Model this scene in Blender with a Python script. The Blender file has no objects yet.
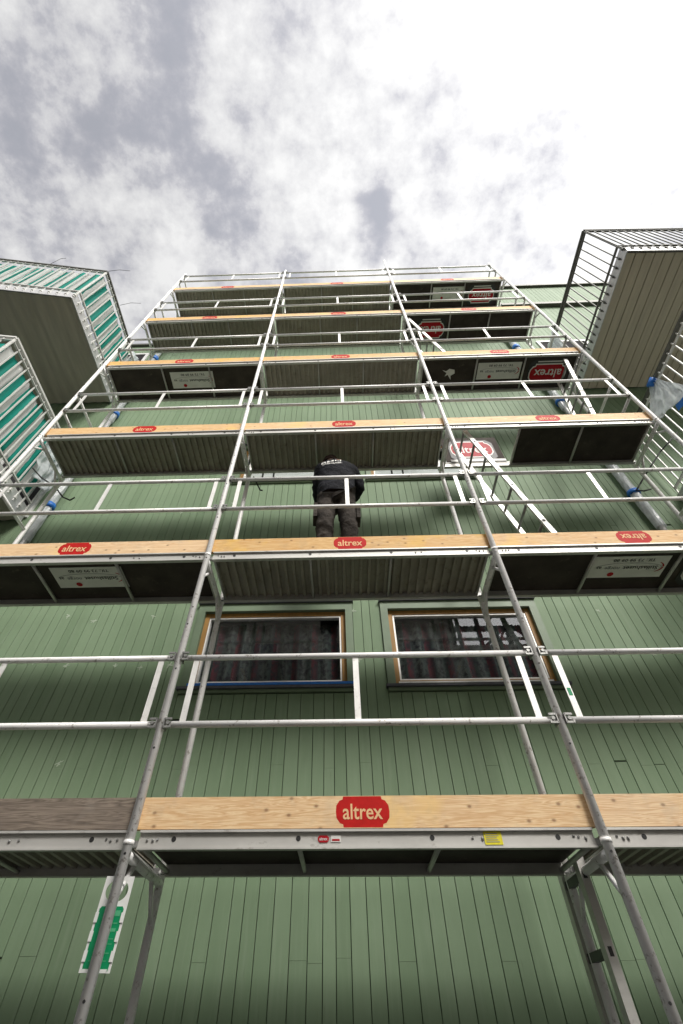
import bpy, bmesh, math, random
from mathutils import Vector, Matrix
random.seed(7)
R = math.radians
S = bpy.context.scene
col = S.collection

# ------------------------------------------------------------------ materials
MATS = {}
def new_mat(name):
    m = bpy.data.materials.new(name); m.use_nodes = True
    nt = m.node_tree; b = nt.nodes['Principled BSDF']
    MATS[name] = m
    return m, nt, b
def N(nt, t, **k):
    n = nt.nodes.new(t)
    for a, v in k.items():
        if a.startswith('i_'): n.inputs[a[2:].replace('_', ' ')].default_value = v
        else: setattr(n, a, v)
    return n
def L(nt, a, b): nt.links.new(a, b)
def ramp(nt, fac, stops):
    r = nt.nodes.new('ShaderNodeValToRGB'); e = r.color_ramp.elements
    while len(e) < len(stops): e.new(0.5)
    for k, (p, c) in enumerate(stops): e[k].position = p; e[k].color = (*c, 1) if len(c) == 3 else c
    L(nt, fac, r.inputs['Fac']); return r
def coords(nt, scale=(1, 1, 1), kind='Object'):
    tc = N(nt, 'ShaderNodeTexCoord'); mp = N(nt, 'ShaderNodeMapping'); mp.inputs['Scale'].default_value = scale
    L(nt, tc.outputs[kind], mp.inputs['Vector']); return mp.outputs['Vector']
def noise(nt, vec, scale, detail=6, rough=.6):
    n = N(nt, 'ShaderNodeTexNoise'); n.inputs['Scale'].default_value = scale
    n.inputs['Detail'].default_value = detail; n.inputs['Roughness'].default_value = rough
    L(nt, vec, n.inputs['Vector']); return n.outputs['Fac']
def bump(nt, b, h, strength=.3, dist=.01):
    n = N(nt, 'ShaderNodeBump'); n.inputs['Strength'].default_value = strength; n.inputs['Distance'].default_value = dist
    L(nt, h, n.inputs['Height']); L(nt, n.outputs['Normal'], b.inputs['Normal'])
def mix(nt, fac, a, b_, mode='MIX'):
    m = N(nt, 'ShaderNodeMix', data_type='RGBA', blend_type=mode)
    for s, v in ((m.inputs[0], fac), (m.inputs[6], a), (m.inputs[7], b_)):
        if hasattr(v, 'is_linked'): L(nt, v, s)
        else: s.default_value = v if not isinstance(v, tuple) else ((*v, 1) if len(v) == 3 else v)
    return m.outputs[2]

def simple(name, c, rough=.6, metal=0., var=.18, scale=8, stretch=(1, 1, 1), bmp=.1, dirt=None, dirt_at=(.55, .72)):
    m, nt, b = new_mat(name)
    v = coords(nt, stretch)
    n1 = noise(nt, v, scale)
    lo = tuple(x * (1 - var) for x in c); hi = tuple(min(1, x * (1 + var)) for x in c)
    r = ramp(nt, n1, [(.3, lo), (.7, hi)])
    out = r.outputs['Color']
    if dirt:
        n2 = noise(nt, v, scale * 4.3, 8, .7)
        f = ramp(nt, n2, [(dirt_at[0], (0, 0, 0)), (dirt_at[1], (1, 1, 1))])
        out = mix(nt, f.outputs['Color'], out, dirt)
    L(nt, out, b.inputs['Base Color'])
    b.inputs['Roughness'].default_value = rough; b.inputs['Metallic'].default_value = metal
    if name in ('jacket', 'trousers', 'dark_plywood', 'stencil_red', 'stencil_cream', 'sign_red', 'room_dark'): b.inputs['Specular IOR Level'].default_value = .15
    if bmp: bump(nt, b, noise(nt, v, scale * (6 if name not in ('jacket', 'trousers') else 2)), bmp, .004 if name not in ('jacket', 'trousers') else .03)
    return m

simple('tube_aluminium', (.90, .89, .87), .40, .05, .08, 6, bmp=.1, dirt=(.40, .37, .33), dirt_at=(.57, .66))
simple('beam_aluminium', (.55, .54, .51), .5, .4, .16, 5, (.4, 1, 1), bmp=.08, dirt=(.22, .19, .16), dirt_at=(.60, .78))
simple('flat_aluminium', (.80, .79, .76), .5, .35, .1, 9, bmp=.1, dirt=(.4, .38, .35), dirt_at=(.58, .8))
simple('ribbed_sheet', (.33, .30, .25), .55, .3, .2, 3, bmp=.06, dirt=(.14, .12, .09), dirt_at=(.55, .8))
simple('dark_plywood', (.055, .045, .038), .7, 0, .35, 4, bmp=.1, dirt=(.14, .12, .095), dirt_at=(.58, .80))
simple('black_iron', (.06, .06, .06), .5, .5, .2, 20)
simple('grey_iron', (.3, .3, .29), .45, .7, .2, 20)
simple('soffit_boards', (.60, .54, .42), .65, 0, .12, 2, (6, .5, 1), bmp=.1, dirt=(.2, .17, .12), dirt_at=(.66, .9))
simple('soffit_ribs', (.44, .42, .34), .6, 0, .15, 2, (4, .5, 1), bmp=.1)
simple('galvanised', (.60, .60, .60), .45, .5, .15, 14, bmp=.08, dirt=(.3, .3, .3))
simple('dark_rail', (.09, .09, .075), .5, .3, .2, 10)
simple('white_rail', (.66, .66, .63), .4, .15, .06, 10, dirt=(.35, .34, .3), dirt_at=(.66, .85))
simple('ochre_wood', (.36, .19, .045), .55, 0, .25, 6, (3, 3, .5), bmp=.15)
simple('casing_green', (.155, .215, .135), .5, 0, .1, 5, bmp=.1)
simple('grey_flashing', (.10, .105, .12), .5, .3, .2, 8)
simple('white_paint', (.78, .78, .76), .5, 0, .05, 12)
simple('blue_tape', (.02, .17, .60), .4, 0, .15, 20)
simple('teal_tarp', (.0, .30, .23), .5, 0, .12, 10)
simple('ink_black', (.02, .02, .02), .5, 0, 0, 5, bmp=0)
simple('ink_grey', (.25, .25, .27), .5, 0, 0, 5, bmp=0)
simple('sign_white', (.74, .73, .69), .5, 0, .06, 10, bmp=0, dirt=(.4, .38, .34), dirt_at=(.66, .85))
simple('sign_red', (.42, .012, .02), .45, 0, .1, 10, bmp=0)
simple('stencil_red', (.50, .014, .012), .55, 0, .12, 30, bmp=0, dirt=(.55, .12, .06), dirt_at=(.66, .8))
simple('stencil_cream', (.80, .52, .28), .6, 0, .1, 30, bmp=0)
simple('tag_green', (.0, .26, .10), .45, 0, .1, 10, bmp=0)
simple('tag_pale_green', (.10, .42, .22), .45, 0, .1, 10, bmp=0)
simple('sticker_yellow', (.75, .66, .02), .5, 0, .05, 10, bmp=0)
simple('jacket', (.012, .0125, .016), .8, 0, .5, 9, bmp=1.)
simple('trousers', (.052, .045, .039), .85, 0, .5, 9, bmp=1.)
simple('skin', (.52, .33, .24), .5, 0, .08, 10)
simple('hair', (.05, .022, .014), .6, 0, .3, 40, bmp=.8)
simple('boot', (.03, .027, .025), .6, 0, .2, 20)
simple('asphalt', (.055, .055, .055), .85, 0, .25, 3, bmp=.4, dirt=(.12, .12, .115))
simple('kerb_stone', (.3, .3, .29), .8, 0, .2, 6)
simple('pale_render', (.52, .47, .40), .8, 0, .25, 3, bmp=.3)
simple('groove_dark', (.045, .06, .04), .9, 0, .1, 4, bmp=0)
simple('room_dark', (.035, .033, .035), .9, 0, .2, 3, bmp=0)
simple('cord_black', (.015, .015, .015), .6, 0, .1, 20)

# pine boards: grain along X, knots, yellow stains
def pine(name, c, dark, stain, knots=True):
    m, nt, b = new_mat(name)
    at = N(nt, 'ShaderNodeObjectInfo')
    tc = N(nt, 'ShaderNodeTexCoord')
    add = N(nt, 'ShaderNodeVectorMath', operation='ADD')
    sc = N(nt, 'ShaderNodeVectorMath', operation='SCALE'); sc.inputs['Scale'].default_value = 7.3
    cmb = N(nt, 'ShaderNodeCombineXYZ')
    for k in range(3): L(nt, at.outputs['Random'], cmb.inputs[k])
    L(nt, cmb.outputs[0], sc.inputs[0]); L(nt, tc.outputs['Object'], add.inputs[0]); L(nt, sc.outputs[0], add.inputs[1])
    mp = N(nt, 'ShaderNodeMapping'); mp.inputs['Scale'].default_value = (.42, 1, 9); L(nt, add.outputs[0], mp.inputs['Vector'])
    w = N(nt, 'ShaderNodeTexNoise'); w.inputs['Scale'].default_value = 3.2; w.inputs['Detail'].default_value = 4; w.inputs['Distortion'].default_value = 1.4
    L(nt, mp.outputs[0], w.inputs['Vector'])
    mm = N(nt, 'ShaderNodeMath', operation='MULTIPLY'); mm.inputs[1].default_value = 9; L(nt, w.outputs['Fac'], mm.inputs[0])
    fr = N(nt, 'ShaderNodeMath', operation='PINGPONG'); fr.inputs[1].default_value = .5; L(nt, mm.outputs[0], fr.inputs[0])
    r = ramp(nt, fr.outputs[0], [(0, dark), (.5, c), (1, tuple(x * 1.06 for x in c))])
    out = r.outputs['Color']
    n2 = noise(nt, add.outputs[0], 2.6, 3)
    f = ramp(nt, n2, [(.56, (0, 0, 0)), (.68, (.7, .7, .7))]); out = mix(nt, f.outputs['Color'], out, stain)
    if knots:
        mp2 = N(nt, 'ShaderNodeMapping'); mp2.inputs['Scale'].default_value = (1, 1, 1.5); L(nt, add.outputs[0], mp2.inputs['Vector'])
        sx = N(nt, 'ShaderNodeSeparateXYZ'); L(nt, mp2.outputs[0], sx.inputs[0]); cv = N(nt, 'ShaderNodeCombineXYZ'); L(nt, sx.outputs[0], cv.inputs[0]); L(nt, sx.outputs[2], cv.inputs[1])
        vo = N(nt, 'ShaderNodeTexVoronoi', voronoi_dimensions='2D'); vo.inputs['Scale'].default_value = 7; L(nt, cv.outputs[0], vo.inputs['Vector'])
        kf = ramp(nt, vo.outputs['Distance'], [(.0, (.9, .9, .9)), (.05, (.75, .75, .75)), (.085, (.25, .25, .25)), (.14, (0, 0, 0))])
        sc2 = N(nt, 'ShaderNodeSeparateXYZ'); L(nt, vo.outputs['Color'], sc2.inputs[0]); gt = N(nt, 'ShaderNodeMath', operation='GREATER_THAN'); gt.inputs[1].default_value = .55; L(nt, sc2.outputs[0], gt.inputs[0])
        km = N(nt, 'ShaderNodeMath', operation='MULTIPLY'); L(nt, kf.outputs['Color'], km.inputs[0]); L(nt, gt.outputs[0], km.inputs[1])
        out = mix(nt, km.outputs[0], out, (.26, .11, .03))
    ag = noise(nt, add.outputs[0], 7, 8, .7)
    out = mix(nt, ramp(nt, ag, [(.5, (0, 0, 0)), (.75, (.5, .5, .5))]).outputs['Color'], out, tuple(x * .62 for x in (c[0], c[1] * .98, c[2] * 1.1)))
    hv = N(nt, 'ShaderNodeHueSaturation'); mr_ = N(nt, 'ShaderNodeMapRange'); mr_.inputs['To Min'].default_value = .90; mr_.inputs['To Max'].default_value = 1.08
    L(nt, at.outputs['Random'], mr_.inputs['Value']); L(nt, mr_.outputs[0], hv.inputs['Value']); L(nt, out, hv.inputs['Color'])
    mr2 = N(nt, 'ShaderNodeMapRange'); mr2.inputs['To Min'].default_value = 1.1; mr2.inputs['To Max'].default_value = .8
    L(nt, at.outputs['Random'], mr2.inputs['Value']); L(nt, mr2.outputs[0], hv.inputs['Saturation']); out = hv.outputs[0]
    L(nt, out, b.inputs['Base Color']); b.inputs['Roughness'].default_value = .65
    bump(nt, b, fr.outputs[0], .1, .002)
pine('pine_board', (.84, .60, .32), (.66, .37, .14), (.84, .54, .16))
pine('weathered_board', (.27, .21, .155), (.12, .09, .065), (.36, .31, .25), False)

# green boards: every board has its own tone through a colour attribute
def green():
    m, nt, b = new_mat('green_boards')
    a = N(nt, 'ShaderNodeAttribute'); a.attribute_name = 'tone'
    v = coords(nt, (1, 1, .35))
    c = ramp(nt, a.outputs['Fac'], [(0, (.185, .268, .160)), (.5, (.205, .290, .178)), (1, (.225, .312, .196))]).outputs['Color']
    n1 = noise(nt, v, 5, 8, .65)
    c = mix(nt, ramp(nt, n1, [(.35, (0, 0, 0)), (.75, (.4, .4, .4))]).outputs['Color'], c, (.155, .215, .13))
    n2 = noise(nt, coords(nt, (1, 1, 1)), 34, 6, .7)
    c = mix(nt, ramp(nt, n2, [(.70, (0, 0, 0)), (.76, (.5, .5, .5))]).outputs['Color'], c, (.08, .10, .06))
    n3 = noise(nt, coords(nt, (9, 9, .6)), 3, 5, .6)
    c = mix(nt, ramp(nt, n3, [(.52, (0, 0, 0)), (.72, (.40, .40, .40))]).outputs['Color'], c, (.26, .33, .23))
    n4 = noise(nt, coords(nt, (14, 14, 1.2)), 5, 6, .7)
    c = mix(nt, ramp(nt, n4, [(.60, (0, 0, 0)), (.72, (.45, .45, .45))]).outputs['Color'], c, (.12, .165, .10))
    L(nt, c, b.inputs['Base Color']); b.inputs['Roughness'].default_value = .62
    b.inputs['Specular IOR Level'].default_value = .3
    bump(nt, b, noise(nt, coords(nt, (10, 10, .5)), 14), .12, .003)
green()

def glass():
    m, nt, b = new_mat('window_glass')
    nt.nodes.remove(b); out = nt.nodes['Material Output']
    t = N(nt, 'ShaderNodeBsdfTransparent'); t.inputs[0].default_value = (.92, .94, .94, 1)
    g = N(nt, 'ShaderNodeBsdfGlossy'); g.inputs['Roughness'].default_value = .01; g.inputs[0].default_value = (.95, .97, 1, 1)
    f = N(nt, 'ShaderNodeFresnel'); f.inputs[0].default_value = 1.65
    geo = N(nt, 'ShaderNodeNewGeometry'); iv = N(nt, 'ShaderNodeMath', operation='SUBTRACT'); iv.inputs[0].default_value = 1; L(nt, geo.outputs['Backfacing'], iv.inputs[1])
    ff = N(nt, 'ShaderNodeMath', operation='MULTIPLY'); L(nt, f.outputs[0], ff.inputs[0]); L(nt, iv.outputs[0], ff.inputs[1])
    mx = N(nt, 'ShaderNodeMixShader'); L(nt, ff.outputs[0], mx.inputs[0]); L(nt, t.outputs[0], mx.inputs[1]); L(nt, g.outputs[0], mx.inputs[2])
    L(nt, mx.outputs[0], out.inputs['Surface'])
glass()

def curtain():
    m, nt, b = new_mat('curtain_cloth')
    v = coords(nt, (1, 1, 1))
    sx = N(nt, 'ShaderNodeSeparateXYZ'); L(nt, v, sx.inputs[0])
    mu = N(nt, 'ShaderNodeMath', operation='MULTIPLY'); mu.inputs[1].default_value = 5.2; L(nt, sx.outputs[0], mu.inputs[0])
    fr = N(nt, 'ShaderNodeMath', operation='FRACT'); L(nt, mu.outputs[0], fr.inputs[0])
    base = ramp(nt, fr.outputs[0], [(.0, (.075, .008, .014)), (.28, (.03, .007, .012)), (.34, (.022, .032, .028)), (.62, (.070, .074, .067)), (.9, (.03, .042, .038))])
    base.color_ramp.interpolation = 'LINEAR'
    n = noise(nt, v, 26, 3)
    c = mix(nt, ramp(nt, n, [(.45, (0, 0, 0)), (.6, (1, 1, 1))]).outputs['Color'], base.outputs['Color'], (.012, .010, .014))
    L(nt, c, b.inputs['Base Color']); b.inputs['Roughness'].default_value = .9
curtain()

def plastic():
    m, nt, b = new_mat('clear_plastic')
    b.inputs['Base Color'].default_value = (.82, .86, .88, 1); b.inputs['Roughness'].default_value = .18
    n = noise(nt, coords(nt), 9, 6)
    r = ramp(nt, n, [(.35, (.45, .45, .45)), (.65, (.95, .95, .95))]); L(nt, r.outputs['Color'], b.inputs['Alpha'])
    bump(nt, b, noise(nt, coords(nt), 22, 5), .5, .01)
    tr = N(nt, 'ShaderNodeBsdfTranslucent'); tr.inputs[0].default_value = (.85, .88, .9, 1); mx = N(nt, 'ShaderNodeMixShader'); mx.inputs[0].default_value = .35
    L(nt, b.outputs[0], mx.inputs[1]); L(nt, tr.outputs[0], mx.inputs[2]); L(nt, mx.outputs[0], nt.nodes['Material Output'].inputs['Surface'])
plastic()

def striped(name, axis, width):
    m, nt, b = new_mat(name)
    v = coords(nt)
    n = noise(nt, v, 3, 2)
    sx = N(nt, 'ShaderNodeSeparateXYZ'); L(nt, v, sx.inputs[0])
    ad = N(nt, 'ShaderNodeMath', operation='MULTIPLY_ADD'); ad.inputs[1].default_value = .05; L(nt, n, ad.inputs[0]); L(nt, sx.outputs[axis], ad.inputs[2])
    mu = N(nt, 'ShaderNodeMath', operation='MULTIPLY'); mu.inputs[1].default_value = 1 / width; L(nt, ad.outputs[0], mu.inputs[0])
    fr = N(nt, 'ShaderNodeMath', operation='FRACT'); L(nt, mu.outputs[0], fr.inputs[0])
    r = ramp(nt, fr.outputs[0], [(0, (.74, .75, .73)), (.47, (.0, .36, .28))]); r.color_ramp.interpolation = 'CONSTANT'
    L(nt, r.outputs['Color'], b.inputs['Base Color']); b.inputs['Roughness'].default_value = .6
    tr = N(nt, 'ShaderNodeBsdfTranslucent'); L(nt, r.outputs['Color'], tr.inputs[0])
    mx = N(nt, 'ShaderNodeMixShader'); mx.inputs[0].default_value = .45
    L(nt, b.outputs[0], mx.inputs[1]); L(nt, tr.outputs[0], mx.inputs[2])
    L(nt, mx.outputs[0], nt.nodes['Material Output'].inputs['Surface'])
striped('striped_cloth_side', 1, .24)
striped('striped_cloth_front', 0, .24)

# ------------------------------------------------------------------ mesh helpers
def BM(): return bmesh.new()
def box(bm, x0, x1, y0, y1, z0, z1, M=None):
    vs = [bm.verts.new(Vector(p) if M is None else M @ Vector(p)) for p in
          ((x0, y0, z0), (x1, y0, z0), (x1, y1, z0), (x0, y1, z0), (x0, y0, z1), (x1, y0, z1), (x1, y1, z1), (x0, y1, z1))]
    return [bm.faces.new([vs[i] for i in f]) for f in ((0, 3, 2, 1), (4, 5, 6, 7), (0, 1, 5, 4), (1, 2, 6, 5), (2, 3, 7, 6), (3, 0, 4, 7))]
def frame_axes(d):
    d = d.normalized(); a = Vector((0, 0, 1)) if abs(d.z) < .9 else Vector((1, 0, 0))
    u = d.cross(a).normalized(); return u, d.cross(u).normalized()
def tube(bm, p, q, r, n=14, caps=True, r2=None):
    p = Vector(p); q = Vector(q); u, v = frame_axes(q - p); r2 = r if r2 is None else r2
    A = [bm.verts.new(p + (u * math.cos(t) + v * math.sin(t)) * r) for t in [2 * math.pi * k / n for k in range(n)]]
    B = [bm.verts.new(q + (u * math.cos(t) + v * math.sin(t)) * r2) for t in [2 * math.pi * k / n for k in range(n)]]
    for k in range(n):
        f = bm.faces.new((A[k], A[(k + 1) % n], B[(k + 1) % n], B[k])); f.smooth = True
    if caps: bm.faces.new(A[::-1]); bm.faces.new(B)
def path(bm, pts, r, n=8):
    for a, b in zip(pts[:-1], pts[1:]): tube(bm, a, b, r, n)
def bar(bm, p, q, w, t, side=Vector((1, 0, 0))):
    p = Vector(p); q = Vector(q); d = (q - p).normalized(); s = (side - d * side.dot(d)).normalized(); n = d.cross(s)
    A = [p + s * a * w / 2 + n * b * t / 2 for a, b in ((-1, -1), (1, -1), (1, 1), (-1, 1))]
    B = [x + (q - p) for x in A]
    A = [bm.verts.new(x) for x in A]; B = [bm.verts.new(x) for x in B]
    for k in range(4): bm.faces.new((A[k], A[(k + 1) % 4], B[(k + 1) % 4], B[k]))
    bm.faces.new(A[::-1]); bm.faces.new(B)
def prism(bm, pts, d):
    """closed outline pts (3D) extruded by vector d"""
    d = Vector(d); A = [bm.verts.new(Vector(p)) for p in pts]; B = [bm.verts.new(Vector(p) + d) for p in pts]
    n = len(A)
    for k in range(n): bm.faces.new((A[k], A[(k + 1) % n], B[(k + 1) % n], B[k]))
    bm.faces.new(A[::-1]); bm.faces.new(B)
def bevel(bm, w, seg=2):
    es = [e for e in bm.edges if len(e.link_faces) == 2 and e.calc_face_angle(0) > .6]
    bmesh.ops.bevel(bm, geom=es, offset=w, segments=seg, affect='EDGES', profile=.6)
def root_loc(o):
    v = Vector((0, 0, 0))
    while o is not None: v = v + Vector(o.location); o = o.parent
    return v
def part(name, bm, m, parent=None, label=None):
    if parent is not None: bmesh.ops.translate(bm, verts=bm.verts, vec=-root_loc(parent))
    bmesh.ops.recalc_face_normals(bm, faces=bm.faces)
    me = bpy.data.meshes.new(name); bm.to_mesh(me); bm.free()
    me.materials.append(MATS[m] if isinstance(m, str) else m)
    o = bpy.data.objects.new(name, me); col.objects.link(o); o.parent = parent
    if label: o['label'] = label
    return o
def tag(o, label, cat, group=None):
    assert 4 <= len(label.split()) <= 16, label
    o['label'] = label; o['category'] = cat
    if group: o['group'] = group
    return o
def thing(name, loc, label, cat, group=None):
    o = bpy.data.objects.new(name, None); col.objects.link(o); o.location = loc; o.empty_display_size = .1
    return tag(o, label, cat, group)
def solo(name, bm, m, loc, label, cat, group=None):
    bmesh.ops.translate(bm, verts=bm.verts, vec=-Vector(loc))
    o = part(name, bm, m); o.location = loc
    return tag(o, label, cat, group)
def structure(name, bm, m):
    o = part(name, bm, m); o['kind'] = 'structure'; return o
def copy_tree(o, loc, label, parent=None):
    c = o.copy(); col.objects.link(c)
    if parent is None: c.location = loc; c['label'] = label
    else: c.parent = parent
    for ch in list(o.children): copy_tree(ch, None, None, c)
    return c
_txt = {}
def text_bm(bm, s, width, height, M):
    """lettering of real geometry, centred, fitted to width x height, placed by M (x right, y up, z out)"""
    if s not in _txt:
        cu = bpy.data.curves.new('lettering', 'FONT'); cu.body = s; cu.align_x = 'LEFT'; cu.resolution_u = 3; cu.offset = .012
        o = bpy.data.objects.new('lettering', cu); col.objects.link(o)
        dg = bpy.context.evaluated_depsgraph_get(); me = bpy.data.meshes.new_from_object(o.evaluated_get(dg))
        bpy.data.objects.remove(o); bpy.data.curves.remove(cu)
        _txt[s] = ([v.co.copy() for v in me.vertices], [list(p.vertices) for p in me.polygons]); bpy.data.meshes.remove(me)
    vs, fs = _txt[s]
    xs = [v.x for v in vs]; ys = [v.y for v in vs]; cx, cy = (min(xs) + max(xs)) / 2, (min(ys) + max(ys)) / 2
    sx = width / (max(xs) - min(xs)); sy = height / (max(ys) - min(ys))
    V = [bm.verts.new(M @ Vector(((v.x - cx) * sx, (v.y - cy) * sy, 0))) for v in vs]
    for f in fs:
        try: bm.faces.new([V[i] for i in f])
        except ValueError: pass
def basis(o, r, u):
    r = Vector(r); u = Vector(u); n = r.cross(u)
    return Matrix(((r.x, u.x, n.x, o[0]), (r.y, u.y, n.y, o[1]), (r.z, u.z, n.z, o[2]), (0, 0, 0, 1)))
def flat(bm, pts, M, thick=.0008):
    prism(bm, [M @ Vector((x, y, -thick)) for x, y in pts], (M.to_3x3() @ Vector((0, 0, thick))))

# ------------------------------------------------------------------ dimensions (metres, eye of the camera at the origin)
G = -1.6                      # ground
XP = [-3.578, -1.129, 1.320, 3.769]   # the four scaffold lines
YF, YB, YW = 2.913, 3.575, 4.0         # front posts, rear posts, wall face
DZ = [.743 + 2 * k for k in range(6)] # deck heights
ORD = ['lowest', 'second', 'third', 'fourth', 'fifth', 'topmost']
BAY = ['left', 'middle', 'right']

# ------------------------------------------------------------------ setting
bm = BM(); box(bm, -150, 150, -150, 150, G - .3, G); structure('ground', bm, 'asphalt')
bm = BM(); box(bm, -40, 40, 1.6, 3.99, G + .004, G + .12); structure('pavement', bm, 'asphalt')

# ------------------------------------------------------------------ green house with board cladding
house = thing('green_house', (0, YW, G), 'tall green house clad in vertical painted boards behind the scaffold', 'house')
WIN = [(-1.40, .05), (.485, 1.93)]
ROWS = [(2.07, 2.87), (5.06, 5.86)]
def top_at(x): return 10.15 if x < -3.9 else (14.6 if False else 13.6)
bm = BM(); tone = []
def board(x0, x1, z0, z1, y0=YW, y1=YW + .022):
    t = random.random(); k = random.uniform(-.0006, .0012)
    if x1 - x0 < .012: return
    n0 = len(bm.faces)
    fs = box(bm, x0 + .0024, x1 - .0024, y0 + k, y1, z0 + .0006, z1 - .0006)
    bmesh.ops.bevel(bm, geom=[e for e in fs[2].edges if abs(e.verts[0].co.x - e.verts[1].co.x) < 1e-5], offset=.0010, segments=1, affect='EDGES')
    tone.extend([t] * (len(bm.faces) - n0))
x = -9.0
while x < 9.0:
    w = random.choice((.083, .094, .094, .105, .112)); xa, xb = x, min(x + w, 9.0)
    for edge in [-3.9] + [q for a_, b_ in WIN for q in (a_ - .075, b_ + .075)]:
        if xa < edge - .03 and edge < xb + .03: xb = edge; break
    z = G + .12; top = top_at((xa + xb) / 2)
    joints = sorted([random.choice((.35, 1.42, 1.78, 2.36, 3.42, 4.02, 5.02, 6.5, 7.4, 8.3, 9.6, 10.7, 12.2)) + random.uniform(-.02, .02) for _ in range(3)])
    cuts = [z] + [j for j in joints if j < top - .3] + [top]
    holes = [(a - .075, b_ + .075, c - .07, d + .09) for a, b_ in WIN for c, d in ROWS]
    for a, b_ in zip(cuts[:-1], cuts[1:]):
        if b_ - a < .05: continue
        segs = [(xa, xb, a, b_)]
        for hx0, hx1, hz0, hz1 in holes:
            out = []
            for s in segs:
                if s[1] <= hx0 or s[0] >= hx1 or s[3] <= hz0 or s[2] >= hz1: out.append(s); continue
                if s[0] < hx0: out.append((s[0], hx0, s[2], s[3]))
                if s[1] > hx1: out.append((hx1, s[1], s[2], s[3]))
                m0, m1 = max(s[0], hx0), min(s[1], hx1)
                if s[2] < hz0: out.append((m0, m1, s[2], hz0))
                if s[3] > hz1: out.append((m0, m1, hz1, s[3]))
            segs = out
        for s in segs: board(*s)
    x = xb
vals = tone
bmesh.ops.translate(bm, verts=bm.verts, vec=-root_loc(house))
me = bpy.data.meshes.new('cladding'); bm.to_mesh(me); bm.free()
me.materials.append(MATS['green_boards'])
at = me.attributes.new('tone', 'FLOAT', 'FACE')
# tone per connected board: hash the face centre's board cell
for p in me.polygons:
    c = p.center; h = math.sin(round(c.x / .05) * 12.9898 ) * 43758.5453
    at.data[p.index].value = h - math.floor(h)
o = bpy.data.objects.new('cladding', me); col.objects.link(o); o.parent = house
# solid wall behind the boards, with window openings
bm = BM()
def wall_rects(x0, x1, z0, z1, y0, y1):
    hs = [(a - .02, b_ + .02, c - .02, d + .02) for a, b_ in WIN for c, d in ROWS]
    xs = sorted({x0, x1, *[h[0] for h in hs if x0 < h[0] < x1], *[h[1] for h in hs if x0 < h[1] < x1]})
    for a, b_ in zip(xs[:-1], xs[1:]):
        zs = sorted([(h[2], h[3]) for h in hs if h[0] <= a and h[1] >= b_])
        z = z0
        for c, d in zs: box(bm, a, b_, y0, y1, z, c); z = d
        box(bm, a, b_, y0, y1, z, z1)
wall_rects(-3.899, 9, G, 13.58, YW + .024, YW + .35)
box(bm, -9, -3.901, YW + .024, YW + .35, G, 10.13)
box(bm, -3.895, -3.6, YW + .35, YW + 6, 8, 13.57)
part('wall', bm, 'groove_dark', house)
bm = BM()
box(bm, -3.98, 9.1, YW - .07, YW + .5, 13.603, 13.69); box(bm, 4.3, 9.05, YW - .10, YW - .002, 11.93, 12.06)
box(bm, -9.1, -3.903, YW - .05, YW + .5, 10.153, 10.22)
part('roof_edge', bm, 'dark_rail', house)
bm = BM(); box(bm, -3.9, 9, YW + .352, YW + 6, 13.4, 13.6); box(bm, -9, -3.9, YW + .352, YW + 6, 9.95, 10.12); part('roof', bm, 'grey_flashing', house)
bm = BM(); box(bm, -8.9, 8.9, YW + .36, YW + .38, G, 9.9); part('room_lining', bm, 'room_dark', house)
# little filler scrapes on the boards
bm = BM()
for (sx, sz) in [(-2.86, 2.86), (-2.55, 2.80), (-1.95, 2.83), (-2.95, 2.33), (-2.62, 2.30), (-2.15, 2.30), (-1.9, 2.28), (-1.62, 2.28), (.13, 2.86), (.17, 2.32), (2.62, 2.80), (2.9, 2.33), (2.6, 2.34),
                 (3.2, 2.36), (-2.3, 1.45), (-1.4, 4.6), (-2.05, 4.45), (2.1, 6.4), (-.2, 4.35)]:
    for k in range(3):
        a = random.uniform(-.5, .5); w, h = random.uniform(.03, .075), random.uniform(.004, .008)
        if k == 1: a += 1.5
        M = basis((sx + random.uniform(-.01, .01), YW - .0015 - .0006 * k, sz + random.uniform(-.015, .015)), (math.cos(a), 0, math.sin(a)), (-math.sin(a), 0, math.cos(a)))
        flat(bm, [(-w * .5, -h * .4), (w * .3, -h), (w * .5, h * .2), (w * .1, h * .9), (-w * .4, h)], M)
simple('filler_scrape', (.42, .49, .38), .8, 0, .15, 20, bmp=0)
part('filler_scrapes', bm, 'filler_scrape', house)

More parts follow.
